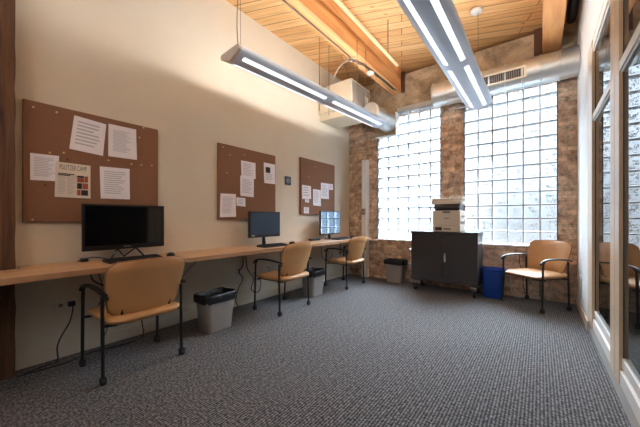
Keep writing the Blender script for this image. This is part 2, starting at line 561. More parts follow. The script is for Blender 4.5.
# ================================================================ mesh helpers
class MB:
    """collects faces of several simple shapes into ONE mesh"""
    def __init__(s):
        s.v = []
        s.f = []
        s.mi = []

    def add(s, vs, fs, mi=0):
        o = len(s.v)
        s.v += [tuple(p) for p in vs]
        s.f += [tuple(i + o for i in f) for f in fs]
        s.mi += [mi] * len(fs)
        return s

    def box(s, a, b, mi=0, rot=None, piv=None):
        x0, y0, z0 = a
        x1, y1, z1 = b
        vs = [Vector(p) for p in ((x0, y0, z0), (x1, y0, z0), (x1, y1, z0), (x0, y1, z0), (x0, y0, z1), (x1, y0, z1), (x1, y1, z1), (x0, y1, z1))]
        if rot is not None:
            pv = Vector(piv) if piv else sum(vs, Vector()) / 8
            vs = [rot @ (p - pv) + pv for p in vs]
        return s.add(vs, [(0, 3, 2, 1), (4, 5, 6, 7), (0, 1, 5, 4), (1, 2, 6, 5), (2, 3, 7, 6), (3, 0, 4, 7)], mi)

    def tube(s, pts, r, n=10, mi=0, caps=True, smooth=0):
        pts = [Vector(p) for p in pts]
        if smooth:
            pts = catmull(pts, smooth)
        rs = r if isinstance(r, (list, tuple)) else [r] * len(pts)
        up = None
        rings = []
        for i, p in enumerate(pts):
            if i == 0:
                d = pts[1] - p
            elif i == len(pts) - 1:
                d = p - pts[-2]
            else:
                d = (pts[i + 1] - p).normalized() + (p - pts[i - 1]).normalized()
            d.normalize()
            if up is None:
                up = Vector((0, 0, 1)) if abs(d.z) < 0.9 else Vector((1, 0, 0))
            a = (up - d * up.dot(d)).normalized()
            bb = d.cross(a)
            up = a
            rings.append([p + (a * math.cos(2 * PI * k / n) + bb * math.sin(2 * PI * k / n)) * rs[min(i, len(rs) - 1)] for k in range(n)])
        vs = [q for ring in rings for q in ring]
        fs = []
        for i in range(len(rings) - 1):
            for k in range(n):
                k2 = (k + 1) % n
                fs.append((i * n + k, i * n + k2, (i + 1) * n + k2, (i + 1) * n + k))
        if caps:
            fs.append(tuple(range(n - 1, -1, -1)))
            fs.append(tuple((len(rings) - 1) * n + k for k in range(n)))
        return s.add(vs, fs, mi)

    def cyl(s, a, b, r, n=20, mi=0):
        return s.tube([a, b], r, n, mi)

    def loft(s, rings, mi=0, caps=True):
        n = len(rings[0])
        vs = [q for ring in rings for q in ring]
        fs = []
        for i in range(len(rings) - 1):
            for k in range(n):
                k2 = (k + 1) % n
                fs.append((i * n + k, i * n + k2, (i + 1) * n + k2, (i + 1) * n + k))
        if caps:
            fs.append(tuple(range(n - 1, -1, -1)))
            fs.append(tuple((len(rings) - 1) * n + k for k in range(n)))
        return s.add(vs, fs, mi)

    def prism(s, poly, axis, a, b, mi=0):
        """poly of 2-d points extruded along axis ('x','y','z') from a to b"""
        def pt(p, t):
            return {'x': (t, p[0], p[1]), 'y': (p[0], t, p[1]), 'z': (p[0], p[1], t)}[axis]
        return s.loft([[pt(p, a) for p in poly], [pt(p, b) for p in poly]], mi)

    def build(s, name, mats, parent=None, smooth=False, bevel=0.0, seg=2, loc=None):
        me = bpy.data.meshes.new(name)
        me.from_pydata(s.v, [], s.f)
        if not isinstance(mats, (list, tuple)):
            mats = [mats]
        for m in mats:
            me.materials.append(m)
        for p, i in zip(me.polygons, s.mi):
            p.material_index = i
        bm = bmesh.new()
        bm.from_mesh(me)
        bmesh.ops.recalc_face_normals(bm, faces=bm.faces)
        if bevel:
            bmesh.ops.bevel(bm, geom=[e for e in bm.edges if e.calc_face_angle(0) > 0.6], offset=bevel, segments=seg, profile=0.5, affect='EDGES', clamp_overlap=True)
        bm.to_mesh(me)
        bm.free()
        if smooth:
            for p in me.polygons:
                p.use_smooth = True
            me.set_sharp_from_angle(angle=math.radians(42))
        o = bpy.data.objects.new(name, me)
        C.objects.link(o)
        if parent is not None:
            o.parent = parent
        if loc is not None:
            o.location = loc
        return o

def catmull(pts, n):
    out = []
    P = [pts[0]] + list(pts) + [pts[-1]]
    for i in range(1, len(P) - 2):
        a, b, c, d = P[i - 1], P[i], P[i + 1], P[i + 2]
        for k in range(n):
            t = k / n
            out.append(0.5 * ((2 * b) + (c - a) * t + (2 * a - 5 * b + 4 * c - d) * t * t + (-a + 3 * b - 3 * c + d) * t ** 3))
    out.append(P[-2])
    return out

def rrect(w, h, r, n=6):
    """rounded rectangle outline, centred, counter-clockwise"""
    pts = []
    for cx, cy, a0 in ((w / 2 - r, h / 2 - r, 0), (-w / 2 + r, h / 2 - r, PI / 2), (-w / 2 + r, -h / 2 + r, PI), (w / 2 - r, -h / 2 + r, 1.5 * PI)):
        for k in range(n + 1):
            a = a0 + PI / 2 * k / n
            pts.append((cx + r * math.cos(a), cy + r * math.sin(a)))
    return pts

def tag(o, label=None, cat=None, group=None, kind=None):
    if label:
        o['label'] = label
    if cat:
        o['category'] = cat
    if group:
        o['group'] = group
    if kind:
        o['kind'] = kind
    return o

def thing(name, label, cat, loc=(0, 0, 0), rz=0, group=None):
    o = bpy.data.objects.new(name, None)
    o.empty_display_size = 0.1
    C.objects.link(o)
    o.location = loc
    o.rotation_euler = (0, 0, rz)
    return tag(o, label, cat, group)

def struct(o):
    o['kind'] = 'structure'
    return o

def dup(root, loc, rz, label, group=None):
    r = root.copy()
    C.objects.link(r)
    r.location = loc
    r.rotation_euler = (0, 0, rz)
    r['label'] = label
    if group:
        r['group'] = group
    for ch in list(root.children):
        c = ch.copy()
        C.objects.link(c)
        c.parent = r
        for g in ch.children:
            d = g.copy()
            C.objects.link(d)
            d.parent = c
    return r

# ================================================================ the room shell
XL, XR = -3.2, 0.40       # left wall, right wall
YB, YG = 5.22, 5.285      # brick face, glass face
YF = -1.9                 # wall behind the camera
ZC = 3.955                # ceiling
ZT = 3.845                # top of the masonry
SILL, HEAD = 0.765, 3.165
W1 = (-2.56, -1.36)
W2 = (-1.0, 0.2)

struct(MB().box((XL - 0.2, YF - 0.2, -0.1), (2.9, 5.8, 0.0)).build('floor', M['carpet']))
struct(MB().box((XL - 0.2, YF - 0.2, ZC), (2.9, 5.85, ZC + 0.12)).build('ceiling', M['planks']))
struct(MB().box((XL - 0.15, YF, 0), (XL, 5.7, ZC)).build('wall_left', M['cream']))
struct(MB().box((XL - 0.15, YF - 0.15, 0), (2.75, YF, ZC)).build('wall_front', M['cream']))

# window wall: brick piers and sill wall, concrete band above
b = MB()
yb2 = 5.5
b.box((XL, YB, 0), (W1[0], yb2, HEAD))                       # left of window 1
b.box((W1[0], YB, 0), (W1[1], yb2, SILL))                    # under window 1
b.box((W1[1], YB, 0), (W2[0], yb2, HEAD))                    # pier
b.box((W2[0], YB, 0), (W2[1], yb2, SILL))
b.box((W2[1], YB, 0), (XR, yb2, HEAD))
b.box((XL, YB, HEAD), (XR, yb2, ZT), 1)
b.box((XL, 5.6, ZT - 0.1), (XR, 5.7, ZC), 2)                 # deck closing behind the ledge
struct(b.build('wall_back', [M['brick'], M['concrete'], M['darkwood']]))
# concrete patch that comes down left of window 1, with the corner fill the duct passes through
struct(MB().box((-2.78, YB - 0.012, 2.9), (W1[0], YB + 0.06, HEAD + 0.02)).box((W1[0] - 0.02, YB - 0.06, 2.765), (W1[0] + 0.4, YG + 0.1, HEAD + 0.03))
       .build('trim_1', M['concrete'], bevel=0.006))
struct(MB().box((W1[0] - 0.02, YB - 0.03, 2.745), (W1[0] + 0.405, YG, 2.765)).box((W1[0] + 0.4, YB - 0.06, 2.745), (W1[0] + 0.42, YG, HEAD)).build('trim_2', M['white_trim']))
# soldier course under the windows
sb = MB()
x = XL + 0.02
while x < XR - 0.07:
    if not (-2.9 < x < -2.66):
        sb.box((x, YB - 0.014, SILL - 0.075), (x + 0.193, YB + 0.02, SILL - 0.018))
    x += 0.205
struct(sb.build('trim_3', M['brick'], bevel=0.004))
# lintels
struct(MB().box((W1[0] + 0.42, YB - 0.02, HEAD - 0.005), (W1[1] + 0.06, YG + 0.02, HEAD + 0.075)).box((W2[0] - 0.05, YB - 0.02, HEAD - 0.005), (W2[1] + 0.03, YG + 0.02, HEAD + 0.06)).build('trim_4', M['grey_plaster'], bevel=0.005))
# brown timber set in the masonry beside the beams
struct(MB().box((-2.05, YB - 0.05, 3.5), (-1.99, YB, ZT + 0.03)).box((-0.07, YB - 0.03, 3.46), (0.03, YB, ZT + 0.04)).build('trim_5', M['darkwood']))
# painted steel column cover in the corner, with ledge to the window sill
struct(MB().box((-2.835, YB - 0.13, 0), (-2.725, YB, 2.33)).build('trim_6', M['white_trim'], bevel=0.008))
struct(MB().box((-2.72, YB - 0.05, SILL - 0.035), (W1[0] + 0.02, YG, SILL - 0.012)).build('trim_7', M['white_trim'], bevel=0.003))

# glass block windows
def window(idx, x0, x1, step):
    pitch = 0.2
    g = MB()
    mo = MB()
    for i in range(6):
        for j in range(12):
            if step and i < 2 and j >= 10:
                continue
            bx, bz = x0 + i * pitch, SILL + j * pitch
            q = 0.012
            # slightly pillowed block faces, as one closed body
            a0, a1, c0, c1 = bx + q, bx + pitch - q, bz + q, bz + pitch - q
            e_ = 0.012
            f0 = [(a0, YG, c0), (a1, YG, c0), (a1, YG, c1), (a0, YG, c1)]
            f1 = [(a0 + e_, YG - 0.006, c0 + e_), (a1 - e_, YG - 0.006, c0 + e_), (a1 - e_, YG - 0.006, c1 - e_), (a0 + e_, YG - 0.006, c1 - e_)]
            bk = [(p[0], YG + 0.08, p[2]) for p in f0]
            g.loft([f1, f0, bk])
    for i in range(7):
        top = HEAD if not (step and i < 2) else HEAD - 0.4
        xx = x0 + i * pitch
        mo.box((xx - 0.0095, YG + 0.002, SILL), (xx + 0.0095, YG + 0.076, top))
    for j in range(13):
        zz = SILL + j * pitch
        xs = x0 if not (step and j > 10) else x0 + 0.4
        mo.box((xs, YG + 0.004, zz - 0.0095), (x1, YG + 0.076, zz + 0.0095))
    gl = struct(g.build('window_%d' % idx, M['block']))
    mo.build('mortar_grid', M['mortar'], gl)
    fr = MB()
    fr.box((x0, YB + 0.005, SILL), (x0 + 0.012, YG - 0.004, HEAD if not step else HEAD - 0.4))
    fr.box((x1 - 0.012, YB + 0.005, SILL), (x1, YG - 0.004, HEAD))
    fr.build('window_frame', M['dark_frame'], gl)
    MB().box((x0 - 0.01, YB - 0.02, SILL - 0.018), (x1 + 0.01, YG, SILL - 0.001)).build('window_sill', M['white_trim'], gl, bevel=0.003)
window(1, W1[0], W1[1], True)
window(2, W2[0], W2[1], False)

# right side: stub of white wall, then the glazed partition
PY = 4.10
struct(MB().box((XR, PY, 0), (XR + 0.14, 5.5, ZC)).box((XR, YF, 2.88), (XR + 0.14, PY, ZC)).build('wall_right', M['white_wall']))
struct(MB().box((XR - 0.012, PY - 0.012, 0), (XR + 0.001, YB, 0.1)).build('baseboard_right', M['beige_trim'], bevel=0.004))
struct(MB().box((XL, YF, 0), (XL + 0.012, 5.08, 0.1)).build('baseboard_left', M['cream'], bevel=0.004))
mull_y = [PY - 0.30, 2.62, 1.05, -0.5, YF + 0.05]
xg = XR + 0.022                                   # glass plane
struct(MB().box((XR + 0.006, YF, 0), (XR + 0.12, PY, 0.11)).build('trim_9', M['curb'], bevel=0.003))
for k in range(len(mull_y) - 1):
    ya, yb = mull_y[k + 1], mull_y[k]
    sw_ = 0.29
    ws = struct(MB().box((xg, ya + 0.01, 0.28), (xg + 0.006, yb, 2.09)).box((xg, ya + 0.01, 2.18), (xg + 0.006, yb, 2.76)).build('window_%d' % (k + 3), M['pane']))
    fr = MB()
    fr.box((XR, ya, 0.11), (XR + 0.018, ya + sw_ * 0.48, 2.88))
    fr.box((XR, ya + sw_ * 0.52, 0.11), (XR + 0.018, ya + sw_, 2.88))
    fr.box((XR + 0.018, ya + 0.004, 0.11), (XR + 0.11, ya + sw_ - 0.004, 2.88), 1)
    fr.build('mullion', [M['beige_trim'], M['frame_dark']], ws, bevel=0.002)
    MB().box((XR + 0.002, ya + sw_, 2.105), (XR + 0.012, yb, 2.165)).box((XR + 0.012, ya + sw_, 2.09), (XR + 0.05, yb, 2.18)).build('transom', M['white_trim'], ws, bevel=0.002)
    MB().box((XR + 0.002, ya + sw_, 2.79), (XR + 0.012, yb, 2.88)).box((XR + 0.012, ya + sw_, 2.76), (XR + 0.05, yb, 2.88)).build('head_rail', M['white_trim'], ws, bevel=0.002)
    MB().box((XR + 0.004, ya + sw_, 0.11), (XR + 0.05, yb, 0.20)).box((XR + 0.014, ya + sw_, 0.215), (XR + 0.05, yb, 0.28)).build('sill_rail', M['white_trim'], ws, bevel=0.002)
jm = MB()
jm.box((XR - 0.003, PY - 0.30, 0.11), (XR + 0.018, PY, 2.88))
jm.box((XR + 0.018, PY - 0.297, 0.11), (XR + 0.11, PY, 2.88), 1)
struct(jm.build('trim_8', [M['beige_trim'], M['frame_dark']]))
# corridor beyond the glass
struct(MB().box((2.6, YF, 0), (2.75, 5.7, ZC)).build('wall_corridor', M['grey_wall']))
struct(MB().box((XR + 0.14, 5.5, 0), (2.6, 5.7, ZC)).build('wall_corridor_end', M['grey_wall']))

# ---------------------------------------------------------------- timber frame
pst = thing('timber_post', 'rough brown timber post standing against the left wall at the photo edge', 'post', (XL + 0.06, 0.185, 0))
pb = MB()
rings = []
for i in range(40):
    z = ZC * i / 39
    k = 0.002 * math.sin(i * 1.7) + 0.002 * math.sin(i * 4.1)
    rings.append([(-0.055, -0.15, z), (0.06 + k, -0.15 + k, z), (0.06 - k * 0.5, 0.15 + k, z), (-0.055, 0.15 + k, z)])
pb.loft(rings)
tmp = pb.build('post_body', M['post'], pst)

def beam(name, label, x0, x1, z0, split):
    o = MB()
    if split:
        o.box((x0, YF, z0), (x1, YB - 0.005, z0 + 0.235))
        o.box((x0 + 0.012, YF, z0 + 0.235), (x1 - 0.014, YB - 0.005, z0 + 0.25))
        o.box((x0, YF, z0 + 0.25), (x1, YB - 0.005, ZC - 0.003))
    else:
        o.box((x0, YF, z0), (x1, YB - 0.005, ZC - 0.003))
    r = o.build(name, M['beam'], bevel=0.006)
    return tag(r, label, 'beam')
beam('ceiling_beam', 'long double timber ceiling beam with conduit under it, over the desks', -2.23, -2.055, 3.505, True)
beam('ceiling_beam', 'orange timber ceiling beam ending above the round duct near the right wall', 0.027, 0.233, 3.505, False)

rl = thing('hanging_rail', 'pale wooden rail hung on a rod beside the long beam', 'rail', (-1.70, 4.16, 3.45))
MB().box((-0.022, -6.0, 0), (0.022, 0, 0.022)).build('rail_bar', M['rail'], rl, bevel=0.003)
MB().cyl((0, -0.35, 0.02), (0, -0.35, 0.505), 0.006).build('rod', M['steel'], rl)

cn = thing('ceiling_conduit', 'metal conduit with junction box running under the long beam', 'conduit', (-2.17, 4.0, 3.5))
MB().tube([(-0.008, -5.8, -0.012), (-0.008, -0.42, -0.012)], 0.009).tube([(0.01, -0.35, -0.012), (0.03, -0.22, -0.014), (0.06, -0.1, -0.012), (0.085, 0.5, -0.012), (0.085, 0.94, -0.012), (0.1, 1.0, -0.0)], 0.009, smooth=5).tube([(-0.01, -0.35, -0.012), (0.0, -0.2, -0.014), (0.035, -0.08, -0.012), (0.06, 0.5, -0.012), (0.06, 0.94, -0.012)], 0.007, smooth=5).build('tube', M['conduit'], cn, smooth=True)
MB().cyl((-0.0, -0.38, -0.045), (-0.0, -0.38, 0.0), 0.045, 16).build('junction_box', M['chrome'], cn, smooth=True, bevel=0.004)
MB().tube([(-0.03, -0.38, -0.03), (-0.10, -0.42, -0.05), (-0.2, -0.44, -0.12), (-0.3, -0.44, -0.26)], 0.005, smooth=8).build('flexible_wire', M['white_cable'], cn, smooth=True)
det = thing('smoke_detector', 'small white round detector on the underside of the long beam', 'smoke detector', (-2.14, 4.13, 3.445))
MB().loft([[(r * math.cos(a * PI / 12), r * math.sin(a * PI / 12), z) for a in range(24)] for r, z in ((0.025, 0.0), (0.05, 0.006), (0.06, 0.02), (0.06, 0.038))]).build('detector_body', M['outlet'], det, smooth=True)
MB().cyl((0, 0, 0.038), (0, 0, 0.06), 0.05, 20).build('mounting_plate', M['conduit'], det, smooth=True)

tag(MB().cyl((0.34, YF, 3.87), (0.34, YB - 0.01, 3.87), 0.045, 16).build('ceiling_pipe', M['pipe'], smooth=True), 'grey pipe running along the ceiling against the right wall', 'pipe')

# ================================================================ round duct along the windows
dz, dyc, dr = 3.2, 4.985, 0.188
du = thing('round_duct', 'long round galvanised duct crossing above the right window', 'duct', (0.395, dyc, dz))
b = MB()
L = 1.80
ns = 9
prof = []
for i in range(ns):
    x0 = -L * i / ns
    x1 = -L * (i + 1) / ns
    prof += [(x0, dr), (x1 + 0.024, dr), (x1 + 0.02, dr + 0.009), (x1 + 0.004, dr + 0.009), (x1, dr)]
prof.append((-L, dr * 0.97))
b.loft([[(x, r * math.cos(2 * PI * k / 48), r * math.sin(2 * PI * k / 48)) for k in range(48)] for x, r in prof])
b.build('duct_body', M['duct'], du, smooth=True)
gr = MB()
rot = Matrix.Rotation(math.radians(28), 3, 'X')
a0 = (-0.72, -0.13, 0.0)
# register sits on the camera-side flank, slightly above its middle
def reg(dx0, dx1, h0, h1, d0, d1, mi, mb):
    """box in register space: along x, h up the flank, d outward"""
    th = math.radians(12)
    n = Vector((0, -math.cos(th), -math.sin(th)))
    u = Vector((0, -math.sin(th), math.cos(th)))
    vs = []
    for d in (d0, d1):
        for (xx, hh) in ((dx0, h0), (dx1, h0), (dx1, h1), (dx0, h1)):
            vs.append(Vector((xx, 0, 0)) + n * (dr + d) + u * hh)
    mb.add(vs, [(0, 1, 2, 3), (4, 5, 6, 7), (0, 1, 5, 4), (1, 2, 6, 5), (2, 3, 7, 6), (3, 0, 4, 7)], mi)
rx0, rx1 = -1.10, -0.54
for a in ((rx0, rx1, -0.075, -0.055), (rx0, rx1, 0.055, 0.075), (rx0, rx0 + 0.03, -0.055, 0.055), (rx1 - 0.03, rx1, -0.055, 0.055)):
    reg(a[0], a[1], a[2], a[3], -0.03, 0.02, 0, gr)
g0 = gr.build('register_frame', M['unit'], du)
gv = MB()
reg(rx0 + 0.03, rx1 - 0.03, -0.055, 0.055, -0.03, 0.0, 0, gv)
gv.build('register_backing', M['frame_dark'], du)
gs = MB()
k = rx0 + 0.05
while k < rx1 - 0.04:
    reg(k, k + 0.006, -0.055, 0.055, 0.0, 0.014, 0, gs)
    k += 0.026
gs.build('register_louvre', M['unit_grey'], du)
tag(MB().cyl((-1.10, YB - 0.1, 2.96), (-0.9, YB - 0.1, 2.96), 0.014).box((-1.06, YB - 0.1, 2.95), (-0.95, YB - 0.0, 2.975)).build('pipe_bracket', M['chrome']),
    'small metal bracket fixed below the round duct between the windows', 'bracket')

# air handling unit, its duct to the corner of window 1 and the hangers
ah = thing('air_handler', 'cream sheet metal air unit hung high on the left wall in the corner', 'air handler', (-3.195, 4.14, 3.045))
MB().box((0.0, 0, 0), (0.70, 0.66, 0.46)).build('unit_body', M['unit'], ah, bevel=0.006)
MB().box((0.0, 0.06, -0.11), (0.56, 0.6, 0.0)).build('lower_box', M['unit'], ah, bevel=0.005)
MB().box((0.70, 0.03, 0.03), (0.708, 0.63, 0.43)).box((0.708, 0.45, 0.12), (0.716, 0.56, 0.3), 1).build('side_panel', [M['unit_grey'], M['outlet']], ah)
MB().box((0.70, 0.0, -0.004), (0.715, 0.66, 0.03)).build('bottom_flange', M['outlet'], ah)
d2 = thing('round_duct', 'short round galvanised duct from the cream air unit into the window corner', 'duct', (-2.31, 4.45, 2.985))
b = MB()
prof = [(0.0, 0.15), (0.0, 0.165), (0.3, 0.165), (0.3, 0.171), (0.32, 0.171), (0.32, 0.165), (0.70, 0.165), (0.70, 0.18), (0.715, 0.18)]
b.loft([[(r * math.cos(2 * PI * k / 40), y, r * math.sin(2 * PI * k / 40)) for k in range(40)] for y, r in prof])
b.build('duct_body', M['duct'], d2, smooth=True)
hg = thing('duct_hanger', 'thin steel rods dropping from beam and ceiling past the cream air unit', 'hanger', (-2.4, 3.66, 2.8))
for (dx, dy, top) in ((-0.30, -0.13, 1.155), (-0.30, 0.125, 1.155), (0.365, -0.13, 0.86), (0.365, 0.125, 0.86)):
    MB().cyl((dx, dy, 0.02), (dx, dy, top), 0.005, 8).build('rod', M['steel'], hg)

# ================================================================ pendant lamps
PL = 2.76
def pendant(label, loc, rz, n=1):
    PL = 2.76 * n
    t = thing('pendant_lamp', label, 'lamp', loc, rz, 'long pendant lamps')
    # profile of the gull-wing housing (x, z), z = 0 at the centre ridge
    pr = [(0, 0), (0.125, 0.045), (0.150, 0.058), (0.158, 0.078), (0.152, 0.098), (0.135, 0.102), (0.125, 0.09), (0.07, 0.06), (0, 0.052)]
    poly = pr + [(-x, z) for x, z in reversed(pr[1:-1])]
    MB().prism(poly, 'y', 0.03, PL - 0.03).build('housing', M['housing'], t, smooth=True)
    cap = [(x * 1.03, (z - 0.05) * 1.06 + 0.05) for x, z in pr[:6]] + [(0.0, 0.106)]
    cap = cap + [(-x, z) for x, z in reversed(cap[1:-1])]
    for a, b2 in ((0, 0.03), (PL - 0.03, PL)):
        MB().prism(cap, 'y', a, b2).build('end_cap', M['housing_warm'], t)
    for sgn in (-1, 1):
        for (ya, yb) in [(1.38 * i + (0.10 if i == 0 else 0.07), 1.38 * (i + 1) - (0.10 if i == 2 * n - 1 else 0.07)) for i in range(2 * n)]:
            x0, x1 = 0.056 * sgn, 0.097 * sgn
            z0, z1 = 0.056 * 0.36, 0.097 * 0.36
            q = MB()
            q.add([(x0, ya, z0 - 0.003), (x1, ya, z1 - 0.003), (x1, yb, z1 - 0.003), (x0, yb, z0 - 0.003), (x0, ya, z0 + 0.006), (x1, ya, z1 + 0.006), (x1, yb, z1 + 0.006), (x0, yb, z0 + 0.006)],
                  [(0, 1, 2, 3), (4, 5, 6, 7), (0, 1, 5, 4), (1, 2, 6, 5), (2, 3, 7, 6), (3, 0, 4, 7)])
            q.build('diffuser', M['lamp_panel'], t)
    for (ya, yb) in [(1.38 * i + (0.12 if i == 0 else 0.05), 1.38 * (i + 1) - (0.12 if i == 2 * n - 1 else 0.05)) for i in range(2 * n)]:
        MB().cyl((0, ya, 0.104), (0, yb, 0.104), 0.013, 10).build('tube', M['lamp_tube'], t)
    for yy in [0.12 + (PL - 0.24) * i / n for i in range(n + 1)]:
        MB().tube([(0, yy, 0.12), (0, yy, ZC - loc[2])], 0.0025, 6).build('suspension_cable', M['steel'], t)
    return t

yaw = math.atan2(-2.11 + 2.33, 4.41 - 1.65)
p1 = pendant('long pale grey pendant lamp hung over the row of desks', (-2.33, 1.65, 2.655), -yaw)
MB().tube([(0.0, 0.1, 0.10), (0.02, 0.07, 0.35), (-0.01, 0.10, 0.65), (0.03, 0.12, 0.95), (0.0, 0.12, ZC - 2.655)], 0.004, 6, smooth=6).build('power_cord', M['conduit'], p1, smooth=True)
p2 = pendant('long pale grey pendant lamp hung in the middle of the room', (-0.655, 4.45 - 2 * 2.76, 2.64), math.radians(0.0), 2)  # doubled length: the unseen near half is added for fill light
PL = 2 * 2.76
MB().loft([[(-0.02 + r * math.cos(2 * PI * k / 24), PL - 0.12 + r * math.sin(2 * PI * k / 24), ZC - 2.66 + z) for k in range(24)] for r, z in ((0.05, -0.03), (0.07, -0.022), (0.078, 0.0))]).build('canopy', M['outlet'], p2, smooth=True)

# ================================================================ desk
dk = thing('wall_desk', 'long maple laminate worktop running along the whole left wall', 'desk', (XL, 0, 0))
poly = [(0.001, 5.08), (0.59, 5.08), (0.59, -1.2), (0.001, -1.2), (0.001, 0.01), (0.14, 0.01), (0.14, 0.36), (0.001, 0.36)]
MB().prism(poly, 'z', 0.757, 0.795).build('worktop', M['desk'], dk)
MB().box((0.59, -1.2, 0.756), (0.592, 5.08, 0.796)).build('edge_band', M['desk_edge'], dk)
for yy in (0.05 + 1.55, 3.2, 4.86):
    q = MB()
    q.box((0.001, yy - 0.015, 0.45), (0.02, yy + 0.015, 0.757))
    q.box((0.02, yy - 0.015, 0.737), (0.42, yy + 0.015, 0.757))
    q.tube([(0.015, yy, 0.47), (0.4, yy, 0.742)], 0.01, 6)
    q.build('bracket', M['unit_grey'], dk)

# ================================================================ chairs
def superseat(w, d, z0, z1, zmid, n=24):
    """soft cushion: rounded-rect rings"""
    rings = []
    for s, z in ((0.86, z0), (0.965, z0 + 0.012), (1.0, zmid), (0.985, z1 - 0.014), (0.93, z1 - 0.003), (0.7, z1 + 0.004), (0.3, z1 + 0.005)):
        ring = []
        for (px, py) in rrect(d * s, w * s, 0.11 * s, 7):
            drop = -0.02 * max(0, (px / (d / 2))) ** 3 if z > zmid else 0
            ring.append((px + 0.01 * (1 - (2 * py / w) ** 2) * (1 if px > 0 else 0), py, z + drop))
        rings.append(ring)
    return rings

def make_chair(label):
    t = thing('side_chair', label, 'chair', (0, 0, 0), 0, 'tan armchairs on casters')
    # seat
    s = MB()
    s.loft(superseat(0.53, 0.55, 0.400, 0.462, 0.432))
    so = s.build('seat', M['vinyl'], t, smooth=True, loc=(-0.02, 0, 0))
    # backrest: curved, padded shell
    nu, nv = 18, 12
    H0, H1 = 0.46, 0.85

    def back_pt(u, v, off):
        # u in -1..1 across, v 0..1 up
        z = H0 + (H1 - H0) * v
        half = 0.235 + 0.045 * math.sin(min(1, v * 1.15) * PI / 2)
        rc = 0.2
        if v > 1 - rc:
            q = (v - (1 - rc)) / rc
            half -= 0.06 * (1 - math.sqrt(max(0, 1 - q * q)))
        if v < 0.12:
            half -= 0.03 * (1 - v / 0.12) ** 2
        y = half * u
        zz = z + 0.012 * (1 - u * u) * (1 if v > 0.5 else 0) * v - 0.012 * (1 - u * u) * (1 - v) * 0.5
        bow = 0.055 * (1 - abs(u) ** 2.2)
        xx = -0.185 - 0.10 * v ** 1.3 - bow + off
        return (xx, y, zz)
    bm_ = MB()
    outer = []
    front, back = [], []
    for j in range(nv + 1):
        for i in range(nu + 1):
            u = -1 + 2 * i / nu
            v = j / nv
            ed = min(1, (1 - abs(u)) * 5) * min(1, v * 6) * min(1, (1 - v) * 6)
            th = 0.012 + 0.016 * math.sqrt(ed)
            front.append(back_pt(u, v, th))
            back.append(back_pt(u, v, -th * 0.8))
    nn = nu + 1
    fs = []
    tot = len(front)
    for j in range(nv):
        for i in range(nu):
            a = j * nn + i
            fs.append((a, a + 1, a + nn + 1, a + nn))
            fs.append((tot + a, tot + a + nn, tot + a + nn + 1, tot + a + 1))
    rim = [i for i in range(nn)] + [j * nn + nu for j in range(1, nv + 1)] + [nv * nn + i for i in range(nu - 1, -1, -1)] + [j * nn for j in range(nv - 1, 0, -1)]
    for a, b2 in zip(rim, rim[1:] + rim[:1]):
        fs.append((a, b2, tot + b2, tot + a))
    bm_.add(front + back, fs)
    bo = bm_.build('backrest', M['vinyl'], t, smooth=True)
    # piping around the rim of the back shell
    pp = [Vector(front[i]).lerp(Vector(back[i]), 0.5) for i in rim]
    MB().tube(pp + [pp[0]], 0.008, 6, caps=False).build('piping', M['vinyl_dark'], bo, smooth=True)
    # steel frame
    for sy in (-1, 1):
        y = 0.283 * sy
        fl = MB()
        fl.tube([(0.215, y, 0.05), (0.205, y, 0.44), (0.20, y, 0.55), (0.195, y, 0.60), (0.17, y, 0.635)], 0.012, 10, smooth=4)
        fo = fl.build('leg', M['black'], t, smooth=True)
        rl_ = MB()
        rl_.tube([(-0.215, y, 0.05), (-0.205, y, 0.44), (-0.205, y, 0.62)], 0.012, 10, smooth=4)
        ro = rl_.build('leg', M['black'], t, smooth=True)
        for par, cx in ((fo, 0.216), (ro, -0.216)):
            c_ = MB()
            c_.cyl((cx, y - 0.015, 0.024), (cx, y + 0.015, 0.024), 0.0235, 16)
            c_.cyl((cx, y, 0.03), (cx, y, 0.062), 0.013, 10)
            c_.box((cx - 0.018, y - 0.018, 0.032), (cx + 0.018, y + 0.018, 0.052))
            c_.build('caster', M['black_matte'], par, smooth=True)
        # armrest
        ar = MB()
        rings = []
        path = catmull([Vector(p) for p in ((-0.255, y, 0.628), (-0.2, y, 0.64), (-0.05, y, 0.655), (0.1, y, 0.655), (0.19, y, 0.638), (0.235, y, 0.60))], 4)
        for i, p in enumerate(path):
            f = i / (len(path) - 1)
            wd = 0.017 + 0.007 * math.sin(f * PI)
            th = 0.011
            rings.append([(p.x + 0, p.y + wd * math.cos(a * PI / 6), p.z + th * math.sin(a * PI / 6)) for a in range(12)])
        ar.loft(rings)
        ar.build('armrest', M['black_plastic'], t, smooth=True)
    fr = MB()
    for x_ in (0.17, -0.19):
        fr.tube([(x_, -0.283, 0.40), (x_, -0.2, 0.392), (x_, 0.2, 0.392), (x_, 0.283, 0.40)], 0.011, 8)
    for sy in (-1, 1):
        fr.tube([(-0.2, 0.2 * sy, 0.390), (0.18, 0.2 * sy, 0.390)], 0.009, 8)
        fr.tube([(-0.2, 0.283 * sy, 0.60), (-0.235, 0.262 * sy, 0.60)], 0.010, 8)
        fr.tube([(-0.195, 0.17 * sy, 0.41), (-0.225, 0.17 * sy, 0.47), (-0.245, 0.17 * sy, 0.56)], 0.009, 8)
    fr.build('seat_frame', M['black'], t, smooth=True)
    return t

ch = make_chair('tan armchair on casters pushed to the desk nearest the camera, back turned')
ch.location = (-2.655, 0.965, 0)
ch.rotation_euler = (0, 0, PI + 0.03)
dup(ch, (-2.69, 2.72, 0), PI + 0.04, 'tan armchair at the desk in front of the middle monitor')
dup(ch, (-2.73, 4.31, 0), PI + 0.0, 'tan armchair at the far end of the desk beside the brick corner')
f = math.atan2(-0.78, -0.625)
dup(ch, (-0.065, 4.80, 0), f, 'tan armchair alone in the right corner under the window beside the blue bin')

